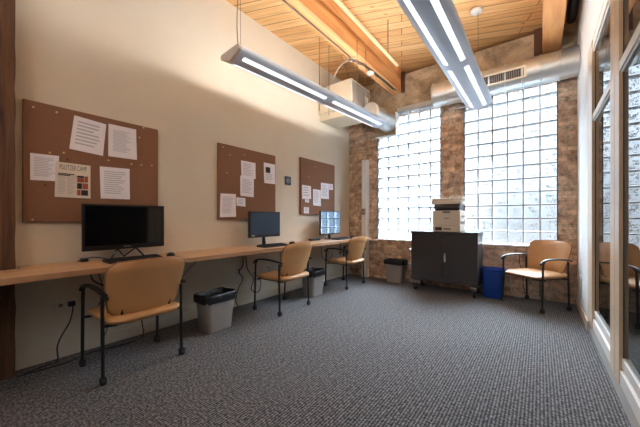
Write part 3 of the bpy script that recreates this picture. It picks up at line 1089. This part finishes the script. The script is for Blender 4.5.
# ================================================================ waste bins
def make_bin(label, loc, rz, w, d, h, m, bag, group='office waste bins'):
    t = thing('waste_bin', label, 'bin', loc, rz, group)
    b = MB()
    rings = [[(px, py, z) for px, py in rrect(d * s, w * s, 0.05 * s, 5)] for s, z in ((0.78, 0.0), (0.80, 0.01), (0.97, h - 0.03), (1.0, h - 0.028), (1.03, h - 0.022), (1.03, h), (0.97, h), (0.95, h - 0.03), (0.78, 0.02))]
    b.loft(rings)
    b.build('bin_body', m, t, smooth=True)
    if bag:
        q = MB()
        rg = []
        for s, z in ((0.70, h - 0.2), (0.90, h - 0.04), (0.96, h + 0.004), (1.03, h + 0.012), (1.085, h - 0.0), (1.09, h - 0.04), (1.075, h - 0.07)):
            ring = []
            for i, (px, py) in enumerate(rrect(d * s, w * s, 0.055 * s, 5)):
                j = 0.008 * math.sin(i * 2.3 + z * 40) + 0.006 * math.sin(i * 5.1)
                ring.append((px * (1 + j * 0.8), py * (1 + j * 0.8), z + (j * 1.2 if z < h - 0.05 and s > 1 else j * 0.4)))
            rg.append(ring)
        q.loft(rg, caps=False)
        q.add([p for p in rg[0]], [tuple(range(len(rg[0])))])
        q.build('bin_liner', M['bag'], t, smooth=True)
    return t
make_bin('grey waste bin with black liner beside the chair nearest the camera', (-2.75, 1.775, 0), 0.06, 0.36, 0.255, 0.375, M['bin'], True)
make_bin('grey waste bin with black liner behind the middle desk chair', (-2.76, 3.45, 0), 0.06, 0.34, 0.25, 0.375, M['bin'], True)
make_bin('grey waste bin with black liner against the brick left of the dark cabinet', (-2.12, 5.075, 0), PI / 2 + 0.02, 0.36, 0.24, 0.40, M['bin'], True)
make_bin('blue plastic recycling bin between the dark cabinet and the corner chair', (-0.55, 4.965, 0), PI / 2, 0.30, 0.25, 0.43, M['blue_bin'], False, 'office waste bins')

# ================================================================ storage cabinet
cb = thing('storage_cabinet', 'charcoal steel two door cabinet on casters under the windows', 'cabinet', (-1.195, 4.66, 0))
cw, cd, cz0, cz1 = 0.483, 0.46, 0.18, 0.962
b = MB()
b.box((-cw, 0.015, cz0), (cw, cd, cz1 - 0.03))
cbb = b.build('cabinet_body', M['cabinet'], cb, bevel=0.003)
MB().box((-cw - 0.006, -0.004, cz1 - 0.03), (cw + 0.006, cd + 0.0, cz1)).build('cabinet_top', M['cabinet'], cb, bevel=0.004)
MB().box((-cw, 0.0, cz0), (cw, 0.015, cz0 + 0.055)).build('base_rail', M['cabinet'], cb, bevel=0.002)
for sx in (-1, 1):
    xa, xb = (-cw + 0.022, -0.002) if sx < 0 else (0.002, cw - 0.022)
    dd = MB().box((xa, -0.002, cz0 + 0.06), (xb, 0.015, cz1 - 0.05)).build('door', M['cabinet'], cb, bevel=0.003)
    if sx > 0:
        MB().box((0.03, -0.012, 0.50), (0.052, -0.002, 0.63)).tube([(0.041, -0.012, 0.615), (0.041, -0.036, 0.60), (0.041, -0.036, 0.53), (0.041, -0.012, 0.515)], 0.007, 8)  .build('handle', M['handle'], dd, smooth=True)
for (dx, dy) in ((-cw + 0.05, 0.05), (cw - 0.05, 0.05), (-cw + 0.05, cd - 0.06), (cw - 0.05, cd - 0.06)):
    c_ = MB()
    c_.cyl((dx - 0.016, dy + 0.02, 0.05), (dx + 0.016, dy + 0.02, 0.05), 0.05, 20)
    cs = c_.build('caster', M['black_matte'], cb, smooth=True)
    MB().box((dx - 0.024, dy - 0.03, 0.05), (dx - 0.019, dy + 0.045, 0.145)).box((dx + 0.019, dy - 0.03, 0.05), (dx + 0.024, dy + 0.045, 0.145)).box((dx - 0.04, dy - 0.04, 0.145), (dx + 0.04, dy + 0.05, 0.164)).build('fork', M['chrome'], cs, bevel=0.002)
MB().tube([(-cw, 0.06, 0.66), (-cw - 0.05, 0.06, 0.66), (-cw - 0.05, 0.06, 0.40), (-cw, 0.06, 0.40)], 0.011, 8).build('side_handle', M['chrome'], cb, smooth=True)
MB().box((cw - 0.09, -0.005, cz1 - 0.021), (cw - 0.055, -0.003, cz1 - 0.012)).build('maker_plate', M['unit_grey'], cb)

# ================================================================ printer
pr = thing('laser_printer', 'off white multifunction laser printer on the charcoal cabinet', 'printer', (-1.15, 4.71, 0.963))
MB().box((-0.20, 0.0, 0.095), (0.20, 0.37, 0.325)).build('printer_body', M['printer'], pr, bevel=0.012)
MB().box((-0.20, 0.0, 0.0), (0.20, 0.37, 0.09)).build('paper_tray', M['printer'], pr, bevel=0.008)
MB().box((-0.16, -0.002, 0.02), (-0.06, 0.003, 0.066)).build('tray_gauge', M['printer_dark'], pr)
MB().box((-0.04, -0.002, 0.03), (0.07, 0.003, 0.055)).build('tray_handle', M['printer_grey'], pr)
MB().box((-0.05, -0.002, 0.285), (0.06, 0.003, 0.312)).build('front_latch', M['printer_grey'], pr)
MB().box((-0.03, -0.0015, 0.2), (0.04, 0.002, 0.214)).build('badge', M['printer_grey'], pr)
MB().box((-0.175, 0.04, 0.32), (0.175, 0.36, 0.44)).build('output_bay', M['printer_dark'], pr, bevel=0.005)
MB().box((-0.215, 0.0, 0.425), (0.215, 0.37, 0.475)).box((-0.215, 0.02, 0.475), (0.215, 0.37, 0.515)).build('scanner_unit', M['printer'], pr, bevel=0.008)
q = MB()
q.add([(-0.17, 0.0, 0.425), (0.20, 0.0, 0.425), (0.20, -0.05, 0.37), (-0.17, -0.05, 0.37), (-0.17, 0.05, 0.425), (0.20, 0.05, 0.425), (0.20, 0.0, 0.345), (-0.17, 0.0, 0.345)],
      [(0, 1, 2, 3), (4, 5, 6, 7), (0, 1, 5, 4), (1, 2, 6, 5), (2, 3, 7, 6), (3, 0, 4, 7)])
q.build('control_panel', M['printer_dark'], pr, bevel=0.004)
MB().box((0.2, 0.05, 0.12), (0.208, 0.3, 0.16)).box((0.2, 0.1, 0.22), (0.208, 0.3, 0.25)).build('side_vent', M['printer_grey'], pr)
q = MB()
rings = []
for i in range(9):
    f_ = i / 8
    rings.append([(0.02 + 0.22 * f_, 0.08, 0.518 + 0.02 * math.sin(f_ * PI)), (0.04 + 0.22 * f_, 0.3, 0.518 + 0.026 * math.sin(f_ * PI)), (0.04 + 0.22 * f_, 0.3, 0.523 + 0.026 * math.sin(f_ * PI)), (0.02 + 0.22 * f_, 0.08, 0.523 + 0.02 * math.sin(f_ * PI))])
q.loft(rings)
o = q.build('paper_sheets', M['paper'], None)
o.location = (-1.15, 4.71, 0.963)
tag(o, 'loose curled papers lying on top of the printer', 'papers')

# ================================================================ computers on the desk (top at 0.795)
DT = 0.796
def monitor(label, y0, y1, x, z0, z1, scr, stand, tilt=0.0, rz=0.0, chin=0.03):
    w_, h_ = y1 - y0, z1 - z0
    t = thing('monitor', label, 'monitor', (x, (y0 + y1) / 2, DT), rz, 'monitors on the wall desk')
    b = MB()
    b.box((-0.03, -w_ / 2, z0 - DT), (0, w_ / 2, z1 - DT))
    b.box((-0.05, -w_ * 0.35, z0 - DT + h_ * 0.15), (-0.03, w_ * 0.35, z0 - DT + h_ * 0.75))
    b.build('case', M['black_plastic'], t, bevel=0.006)
    MB().box((-0.001, -w_ / 2 + 0.018, z0 - DT + chin), (0.002, w_ / 2 - 0.018, z1 - DT - 0.018)).build('screen', scr, t)
    s = MB()
    if stand == 'v':
        for sy in (-1, 1):
            s.tube([(-0.015, 0.07 * sy, z0 - DT + 0.01), (0.02, 0.15 * sy * 0.9, 0.012), (0.10, 0.17 * sy, 0.008)], 0.008, 8)
        s.tube([(-0.015, -0.07, z0 - DT), (-0.08, 0, 0.012), (-0.015, 0.07, z0 - DT)], 0.007, 8)
    else:
        s.loft([[(px * k_ + 0.0, py * k_, z_) for px, py in rrect(0.17, 0.24, 0.07, 5)] for k_, z_ in ((1, 0.0), (1, 0.006), (0.9, 0.014))])
        s.box((-0.045, -0.025, 0.01), (-0.03, 0.025, z0 - DT + 0.1))
        s.tube([(-0.02, 0.0, 0.01), (-0.035, 0.0, z0 - DT + 0.04)], 0.018, 10)
    s.build('stand', M['black_plastic'], t, smooth=True)
    return t

def brand(parent, body, size, y, z, x):
    c = bpy.data.curves.new('lettering', 'FONT')
    c.body = body
    c.size = size
    c.align_x = 'CENTER'
    c.extrude = 0.0004
    o = bpy.data.objects.new('lettering', c)
    c.materials.append(M['sign_mark'])
    o.rotation_euler = (PI / 2, 0, PI / 2)
    o.location = (x, y, z)
    o.parent = parent
    C.objects.link(o)
    return o

m1 = monitor('large black glossy monitor on the desk below the leftmost cork board', 0.72, 1.385, -3.05, 0.885, 1.292, M['screen'], 'v', chin=0.045)
MB().box((-0.0005, -0.03, 0.108), (0.0012, 0.03, 0.116)).build('badge', M['unit_grey'], m1)
m2 = monitor('black monitor with matte dark screen tinted by a painted reflection below the middle cork board', 2.43, 2.985, -3.0, 0.91, 1.26, M['screen_matte'], 'r', chin=0.04)
MB().box((0.001, -0.24, 0.135), (0.0028, -0.19, 0.149)).build('badge', M['sign_mark'], m2)
m3 = monitor('monitor at the far desk end whose screen mirrors the glass block window', 3.96, 4.56, -3.0, 0.88, 1.30, M['screen_gloss'], 'r', chin=0.025)

def keyboard(label, y0, y1, x):
    w_ = y1 - y0
    t = thing('keyboard', label, 'keyboard', (x, (y0 + y1) / 2, DT), 0, 'keyboards on the wall desk')
    MB().prism([(-0.09, 0.0), (0.08, 0.0), (0.085, 0.008), (-0.085, 0.026), (-0.09, 0.02)], 'y', -w_ / 2, w_ / 2).build('keyboard_base', M['black_plastic'], t, bevel=0.003)
    k = MB()
    n = int((w_ - 0.02) / 0.021)
    for r in range(5):
        xx = -0.066 + r * 0.029
        zz = 0.026 - (xx + 0.085) / 0.17 * 0.018
        for i in range(n):
            yy = -w_ / 2 + 0.012 + i * (w_ - 0.024) / n
            k.box((xx - 0.012, yy, zz - 0.004), (xx + 0.012, yy + 0.017, zz + 0.005))
    k.build('key_block', M['black_matte'], t)
    return t
keyboard('black keyboard in front of the large glossy monitor', 0.83, 1.27, -2.86)
keyboard('black keyboard in front of the middle monitor with matte screen', 2.47, 2.92, -2.82)
keyboard('black keyboard beside the window mirroring monitor at the far desk end', 4.15, 4.6, -2.82)
def mouse(label, loc):
    t = thing('computer_mouse', label, 'mouse', loc, 0, 'computer mice on the wall desk')
    b = MB()
    rings = []
    for s, z in ((0.9, 0.0), (1.0, 0.008), (0.97, 0.018), (0.8, 0.03), (0.45, 0.038), (0.1, 0.040)):
        rings.append([(0.055 * s * math.cos(a * PI / 10), 0.034 * s * math.sin(a * PI / 10), z) for a in range(20)])
    b.loft(rings)
    mo = b.build('mouse_shell', M['black_plastic'], t, smooth=True)
    MB().cyl((0.02, -0.003, 0.033), (0.02, 0.003, 0.033), 0.009, 12).build('scroll_wheel', M['black_matte'], t, smooth=True)
    return t
mouse('black mouse on the desk right of the large glossy monitor', (-2.86, 1.36, DT))
mouse('black mouse on the desk right of the middle monitor', (-2.84, 3.07, DT))
mouse('black mouse on the far desk end behind the last chair', (-2.82, 4.72, DT))
tag(MB().box((-3.13, 0.72, DT), (-3.08, 0.77, DT + 0.03)).tube([(-3.1, 0.70, DT + 0.008), (-3.06, 0.76, DT + 0.03), (-3.1, 0.82, DT + 0.03), (-3.08, 0.9, DT + 0.01)], 0.005, 6, smooth=5).build('power_adapter', M['black_plastic'], bevel=0.005), 'small black adapter behind the left edge of the large monitor', 'adapter')
tag(MB().box((-3.06, 3.70, DT), (-2.98, 3.93, DT + 0.03)).build('docking_box', M['black_plastic'], bevel=0.006), 'flat black box on the desk left of the far monitor', 'electronic box')

# ================================================================ cork boards and papers
def cork(label, y0, y1, z0, z1):
    t = thing('cork_board', label, 'notice board', (XL, y0, z0), 0, 'cork boards on the left wall')
    MB().box((0.001, 0, 0), (0.033, y1 - y0, z1 - z0)).build('panel', [M['board']], t, bevel=0.003)
    return t
cork('leftmost and largest brown cork board with newspaper style flyer', 0.385, 1.375, 1.135, 2.09)
cork('middle brown cork board above the matte screened monitor', 2.084, 3.055, 1.152, 2.107)
cork('rightmost brown cork board nearest the brick corner', 3.633, 4.628, 1.235, 2.19)
PX = XL + 0.0345

def sheet(label, q, lines=10, m='paper', layer=0, margins=0.13, gaps=(), name='paper_sheet'):
    """q: TL, TR, BR, BL as (y, z) on the board; printed lines are part of the sheet"""
    x0 = PX + layer * 0.0016
    tl, tr, br_, bl = [Vector((0, a, b)) for a, b in q]
    c0 = (tl + tr + br_ + bl) / 4
    t = thing(name, label, 'paper', (x0, c0.y, c0.z), 0, 'papers pinned to the cork boards')

    def P(u, v, dx=0.0):
        p = tl.lerp(tr, u).lerp(bl.lerp(br_, u), v) - c0
        return (dx, p.y, p.z)
    b = MB()
    n = 8
    rows = []
    for i in range(n + 1):
        for j in range(n + 1):
            u, v = i / n, j / n
            curl = 0.004 * max(0, v - 0.5) ** 2 * 4 * (0.4 + abs(u - 0.5))
            rows.append(P(u, v, curl + 0.0004))
    k = n + 1
    fs = [(i * k + j, i * k + j + 1, (i + 1) * k + j + 1, (i + 1) * k + j) for i in range(n) for j in range(n)]
    back = [(x_ - 0.0008, y_, z_) for x_, y_, z_ in rows]
    tot = len(rows)
    fs += [tuple(reversed([a + tot for a in f_])) for f_ in fs]
    edge = [j for j in range(k)] + [i * k + n for i in range(1, k)] + [n * k + j for j in range(n - 1, -1, -1)] + [i * k for i in range(n - 1, 0, -1)]
    for a, c in zip(edge, edge[1:] + edge[:1]):
        fs.append((a, c, c + tot, a + tot))
    b.add(rows + back, fs)
    b.build('sheet', M[m], t)
    if lines:
        l = MB()
        rnd = random.Random(label)
        for i in range(lines):
            if i in gaps:
                continue
            v0 = margins + (1 - 2 * margins) * i / lines
            v1 = v0 + (1 - 2 * margins) / lines * 0.38
            u1 = 1 - margins - rnd.random() * 0.25
            for s in range(4):
                ua = margins + (u1 - margins) * s / 4
                ub = margins + (u1 - margins) * (s + 1) / 4
                cu = lambda u, v: P(u, v, 0.0009 + 0.004 * max(0, v - 0.5) ** 2 * 4 * (0.4 + abs(u - 0.5)))
                l.add([cu(ua, v0), cu(ub, v0), cu(ub, v1), cu(ua, v1)], [(0, 1, 2, 3)])
        l.build('printed_text', M['ink'], t)
    return t, P

sheet('tilted white paper taped high on the leftmost cork board', [(0.693, 2.048), (0.922, 2.028), (0.896, 1.734), (0.659, 1.755)], 7)
sheet('white printed paper top right on the leftmost cork board', [(0.939, 2.04), (1.168, 2.041), (1.175, 1.742), (0.936, 1.739)], 16, margins=0.16)
sheet('white printed letter left of the flyer on the leftmost cork board', [(0.424, 1.678), (0.595, 1.682), (0.585, 1.472), (0.424, 1.466)], 12)
sheet('white printed paper right of the flyer on the leftmost cork board', [(0.872, 1.637), (1.111, 1.645), (1.113, 1.35), (0.879, 1.346)], 11)
fl, P = sheet('cream flyer with tall masthead letters and small red and black pictures', [(0.573, 1.634), (0.804, 1.631), (0.804, 1.341), (0.566, 1.342)], 0, 'paper_cream', 2, name='flyer')
c = bpy.data.curves.new('masthead', 'FONT')
c.body = 'PULITZER CAMP'
c.size = 0.05
c.extrude = 0.0003
c.align_x = 'CENTER'
c.materials.append(M['ink_mid'])
mh0 = bpy.data.objects.new('masthead_curve', c)
mh = bpy.data.objects.new('masthead', bpy.data.meshes.new_from_object(mh0))
bpy.data.objects.remove(mh0)
C.objects.link(mh)
mh.parent = fl
mh.rotation_euler = (PI / 2, 0, PI / 2)
mh.scale = (0.50, 1.15, 1)
mh.location = (0.002, 0.0, 0.088)
b = MB()
def cell(u0, v0, u1, v1, mi, mb=b, dx=0.0052):
    mb.add([P(u0, v0, dx), P(u1, v0, dx), P(u1, v1, dx), P(u0, v1, dx)], [(0, 1, 2, 3)], mi)
cell(0.07, 0.31, 0.52, 0.335, 1); cell(0.07, 0.35, 0.4, 0.375, 1)
for i in range(12):
    for (ua, ub) in ((0.07, 0.29), (0.33, 0.54)):
        cell(ua, 0.42 + i * 0.042, ub - 0.03 * (i % 3), 0.435 + i * 0.042, 0)
b.build('printed_text', [M['ink'], M['ink_dark']], fl)
b3 = MB()
for (u0, v0, u1, v1, mi) in ((0.6, 0.34, 0.8, 0.4, 0), (0.82, 0.34, 0.92, 0.52, 1), (0.6, 0.41, 0.8, 0.53, 1), (0.6, 0.56, 0.74, 0.73, 0), (0.76, 0.56, 0.92, 0.73, 1), (0.6, 0.76, 0.7, 0.92, 1), (0.72, 0.76, 0.92, 0.92, 0)):
    cell(u0, v0, u1, v1, mi, b3)
b3.build('pictures', [M['ink_dark'], M['red_ink']], fl)

sheet('lower of the two overlapping papers in the middle of the middle cork board', [(2.411, 1.737), (2.642, 1.714), (2.635, 1.459), (2.411, 1.467)], 8)
sheet('upper of the two overlapping papers in the middle of the middle cork board', [(2.42, 1.939), (2.667, 1.939), (2.667, 1.717), (2.427, 1.701)], 8, layer=2)
ph, P = sheet('white paper with small dark portrait picture on the middle cork board', [(2.82, 1.974), (3.044, 1.973), (3.044, 1.68), (2.828, 1.677)], 9, gaps=(0, 1, 2, 3, 4))
MB().add([P(0.15, 0.2, 0.0022), P(0.55, 0.2, 0.0022), P(0.55, 0.48, 0.0022), P(0.15, 0.48, 0.0022)], [(0, 1, 2, 3)]).build('picture', M['ink_dark'], ph)
sheet('white paper in the lower left corner of the middle cork board', [(2.113, 1.478), (2.341, 1.484), (2.341, 1.187), (2.103, 1.181)], 14)
sheet('small square paper low on the middle cork board', [(2.351, 1.443), (2.495, 1.44), (2.495, 1.325), (2.351, 1.333)], 4)
sheet('white paper with dark scribble at the left of the rightmost cork board', [(3.665, 1.729), (3.9, 1.725), (3.9, 1.505), (3.665, 1.493)], 4)
sheet('narrow white paper in the middle of the rightmost cork board', [(3.958, 1.682), (4.182, 1.681), (4.182, 1.39), (3.958, 1.397)], 8)
sheet('tall white paper right of centre on the rightmost cork board', [(4.185, 1.815), (4.43, 1.82), (4.43, 1.53), (4.185, 1.527)], 8, layer=1)
sheet('small square paper at the right edge of the rightmost cork board', [(4.438, 1.82), (4.568, 1.825), (4.568, 1.711), (4.438, 1.709)], 3)
sheet('small paper in the lower left corner of the rightmost cork board', [(3.708, 1.36), (3.848, 1.357), (3.842, 1.255), (3.708, 1.253)], 4)
sheet('tiny note overlapping the scribbled paper on the rightmost cork board', [(3.735, 1.493), (3.842, 1.498), (3.842, 1.437), (3.735, 1.439)], 2, layer=2)

pin_bm = MB().loft([[(x_, r * math.cos(a * PI / 6), r * math.sin(a * PI / 6)) for a in range(12)] for x_, r in ((0.0, 0.004), (0.005, 0.004), (0.006, 0.008), (0.010, 0.008), (0.012, 0.005))])
pin0 = pin_bm.build('pushpin', M['brass'], smooth=True, loc=(PX - 0.001, 0.441, 2.039))
tag(pin0, 'brass pushpin alone in the top left corner of the leftmost cork board', 'pushpin', 'pushpins in the leftmost cork board')
def pins(group, items):
    for (y_, z_, lb) in items:
        p_ = pin0.copy()
        C.objects.link(p_)
        p_.location = (PX - 0.001, y_, z_)
        tag(p_, lb, 'pushpin', group)
pins('pushpins in the leftmost cork board', (
    (0.579, 2.038, 'brass pushpin between the top left corner and the tilted paper, leftmost cork board'),
    (0.538, 1.698, 'brass pushpin at the top edge of the letter left of the flyer'),
    (0.623, 1.713, 'brass pushpin just above the left corner of the flyer'),
    (0.937, 1.7, 'brass pushpin below the gap between the two upper papers of the leftmost board'),
    (1.124, 1.694, 'brass pushpin below the upper right paper of the leftmost board'),
    (1.213, 1.699, 'brass pushpin in the middle of the row of three at the right, leftmost board'),
    (1.309, 1.707, 'brass pushpin nearest the right edge of the leftmost cork board'),
    (1.232, 2.074, 'brass pushpin on the top edge near the right corner of the leftmost board'),
    (1.196, 1.968, 'brass pushpin right beside the upper right paper of the leftmost board'),
    (0.436, 1.155, 'brass pushpin in the bottom left corner of the leftmost cork board')))
pins('pushpins in the middle cork board', (
    (2.147, 2.062, 'pushpin in the top left corner of the middle cork board'),
    (2.25, 1.98, 'pushpin near the top left of the middle board, left of the overlapping papers'),
    (2.475, 2.02, 'pushpin above the overlapping papers of the middle cork board'),
    (2.205, 1.745, 'pushpin in the bare left part of the middle board above the corner paper')))
pins('pushpins in the rightmost cork board', (
    (4.024, 2.08, 'upper pushpin in the bare top of the rightmost cork board'),
    (3.831, 1.878, 'lower pushpin above the scribbled paper of the rightmost cork board')))
pd = None
for lb, y_, z_ in (('brown pushpin above the flyer on the leftmost cork board', 0.646, 1.661), ('red brown pushpin below the letter left of the flyer', 0.509, 1.431)):
    p_ = pin_bm.build('pushpin', M['pin_dark'], smooth=True, loc=(PX - 0.001, y_, z_))
    tag(p_, lb, 'pushpin')

sg = thing('wall_sign', 'small slate blue square sign with pale ring between the cork boards', 'sign', (XL, 3.35, 1.765))
MB().box((0.0, -0.068, -0.068), (0.012, 0.068, 0.068)).build('sign_plate', M['sign'], sg, bevel=0.003)
MB().tube([(0.013, 0.034 * math.cos(a * PI / 12), 0.004 + 0.034 * math.sin(a * PI / 12)) for a in range(25)], 0.005, 6).tube([(0.013, -0.02, 0.0), (0.013, 0.02, 0.01)], 0.005, 6).build('ring_mark', M['sign_mark'], sg, smooth=True)

# ================================================================ outlets, switch, cables
def outlet(label, y, z, w_=0.075, h_=0.115, x=XL, sgn=1, gangs=1):
    t = thing('wall_outlet', label, 'outlet', (x, y, z), 0, 'outlets along the left wall' if sgn > 0 else None)
    MB().box((0, -w_ / 2, -h_ / 2), (0.007 * sgn, w_ / 2, h_ / 2)).build('cover_plate', M['outlet'], t, bevel=0.002)
    q = MB()
    for g in range(gangs):
        oy = (g - (gangs - 1) / 2) * w_ / gangs
        for oz in ((-0.022, 0.022) if h_ > 0.1 else (0,)):
            q.box((0.007 * sgn, oy - 0.014, oz - 0.012), (0.0085 * sgn, oy + 0.014, oz + 0.012))
    q.build('socket', M['unit_grey'], t)
    return t
outlet('white horizontal outlet plate with black plug beside the nearest chair', 0.645, 0.437, 0.14, 0.075, gangs=2)
outlet('white outlet plate under the desk left of the middle chair', 2.41, 0.455, 0.075, 0.115)
outlet('white outlet plate under the desk behind the middle chair', 2.92, 0.452, 0.11, 0.085)
outlet('white outlet plate under the far desk end behind the last chair', 4.6, 0.48, 0.1, 0.085)
ap = thing('wall_plate', 'white rectangular cover plate low on the white right wall', 'cover plate', (XR, 4.78, 0.335))
MB().box((-0.008, -0.13, -0.115), (0, 0.13, 0.115)).build('cover_plate', M['white_trim'], ap, bevel=0.002)
MB().box((-0.011, -0.10, -0.085), (-0.008, 0.10, 0.085)).build('inner_panel', M['outlet'], ap, bevel=0.001)
sw = thing('wall_switch', 'grey switch box with conduit on the white corner column', 'switch', (-2.78, YB - 0.13, 1.3))
MB().box((-0.035, -0.045, -0.06), (0.035, 0, 0.06)).build('switch_box', M['unit_grey'], sw, bevel=0.004)
MB().cyl((0, -0.02, 0.06), (0, -0.02, 1.02), 0.012, 10).build('conduit', M['white_wall'], sw, smooth=True)
MB().box((-0.008, -0.055, -0.012), (0.008, -0.045, 0.012)).build('switch_lever', M['outlet'], sw)

def cable(label, pts, r=0.005, m='cable', plug=None, name='cable', group=None):
    b = MB().tube(pts, r, 8, smooth=7)
    if plug:
        b.box(*plug)
    return tag(b.build(name, M[m], smooth=True), label, 'cable', group)
cable('black cord hanging from the outlet beside the nearest chair down to the floor', [(-3.165, 0.675, 0.44), (-3.15, 0.68, 0.40), (-3.13, 0.655, 0.30), (-3.12, 0.60, 0.20), (-3.12, 0.575, 0.12), (-3.12, 0.575, 0.006), (-3.1, 0.5, 0.006), (-3.06, 0.38, 0.006)], 0.005, plug=((-3.192, 0.655, 0.42), (-3.155, 0.70, 0.46)))
cable('black cords lying on the carpet along the wall behind the nearest chair', [(-3.05, 0.34, 0.006), (-3.03, 0.6, 0.006), (-3.09, 0.8, 0.006), (-3.05, 1.05, 0.006), (-3.1, 1.2, 0.006), (-3.14, 1.21, 0.15), (-3.17, 1.2, 0.35), (-3.16, 1.22, 0.6), (-3.12, 1.22, 0.75)], 0.005)
cable('black cable drooping under the desk below the large monitor', [(-3.15, 0.80, 0.75), (-3.16, 0.82, 0.62), (-3.14, 0.93, 0.55), (-3.15, 1.0, 0.62), (-3.16, 1.03, 0.75)], 0.006)
cable('black cable looping down behind the nearest chair to its left leg', [(-3.15, 0.84, 0.75), (-3.17, 0.9, 0.5), (-3.16, 0.86, 0.35), (-3.15, 0.93, 0.2), (-3.14, 0.88, 0.06)], 0.004)
cable('black cord hanging under the desk right of the nearest bin', [(-3.185, 2.46, 0.75), (-3.18, 2.47, 0.55), (-3.17, 2.40, 0.46), (-3.15, 2.44, 0.36), (-3.14, 2.36, 0.25), (-3.15, 2.33, 0.1), (-3.14, 2.36, 0.006)], 0.006)
cable('black looped cord under the desk left of the middle chair', [(-3.17, 2.5, 0.75), (-3.16, 2.52, 0.5), (-3.13, 2.6, 0.35), (-3.12, 2.56, 0.2), (-3.11, 2.68, 0.15), (-3.12, 2.72, 0.3), (-3.15, 2.62, 0.42)], 0.006)
cable('black cord drooping from the outlet behind the middle chair', [(-3.185, 2.94, 0.45), (-3.14, 2.9, 0.4), (-3.11, 2.8, 0.31), (-3.14, 2.76, 0.36)], 0.004)
cable('black cord under the far desk end', [(-3.185, 4.22, 0.75), (-3.17, 4.22, 0.5), (-3.14, 4.3, 0.4), (-3.15, 4.5, 0.44), (-3.18, 4.58, 0.48)], 0.005)
cable('pale cables coiled on the floor against the brick behind the corner chair', [(-0.36, 5.2, 0.42), (-0.35, 5.19, 0.2), (-0.33, 5.17, 0.05), (-0.28, 5.14, 0.012), (-0.2, 5.18, 0.012), (-0.08, 5.19, 0.03), (-0.03, 5.19, 0.012), (-0.14, 5.2, 0.012), (-0.3, 5.19, 0.03), (-0.34, 5.2, 0.1)], 0.006, 'white_cable')
cable('dark cord hanging on the brick between the blue bin and the corner chair', [(-0.24, 5.21, 0.65), (-0.24, 5.21, 0.5), (-0.2, 5.21, 0.35), (-0.2, 5.21, 0.2), (-0.17, 5.21, 0.06)], 0.005)
tag(MB().cyl((-0.0, 5.205, 0.05), (0.0, 5.205, 0.45), 0.01, 10).build('wall_conduit', M['steel'], smooth=True), 'thin steel conduit up the brick behind the corner chair', 'conduit')
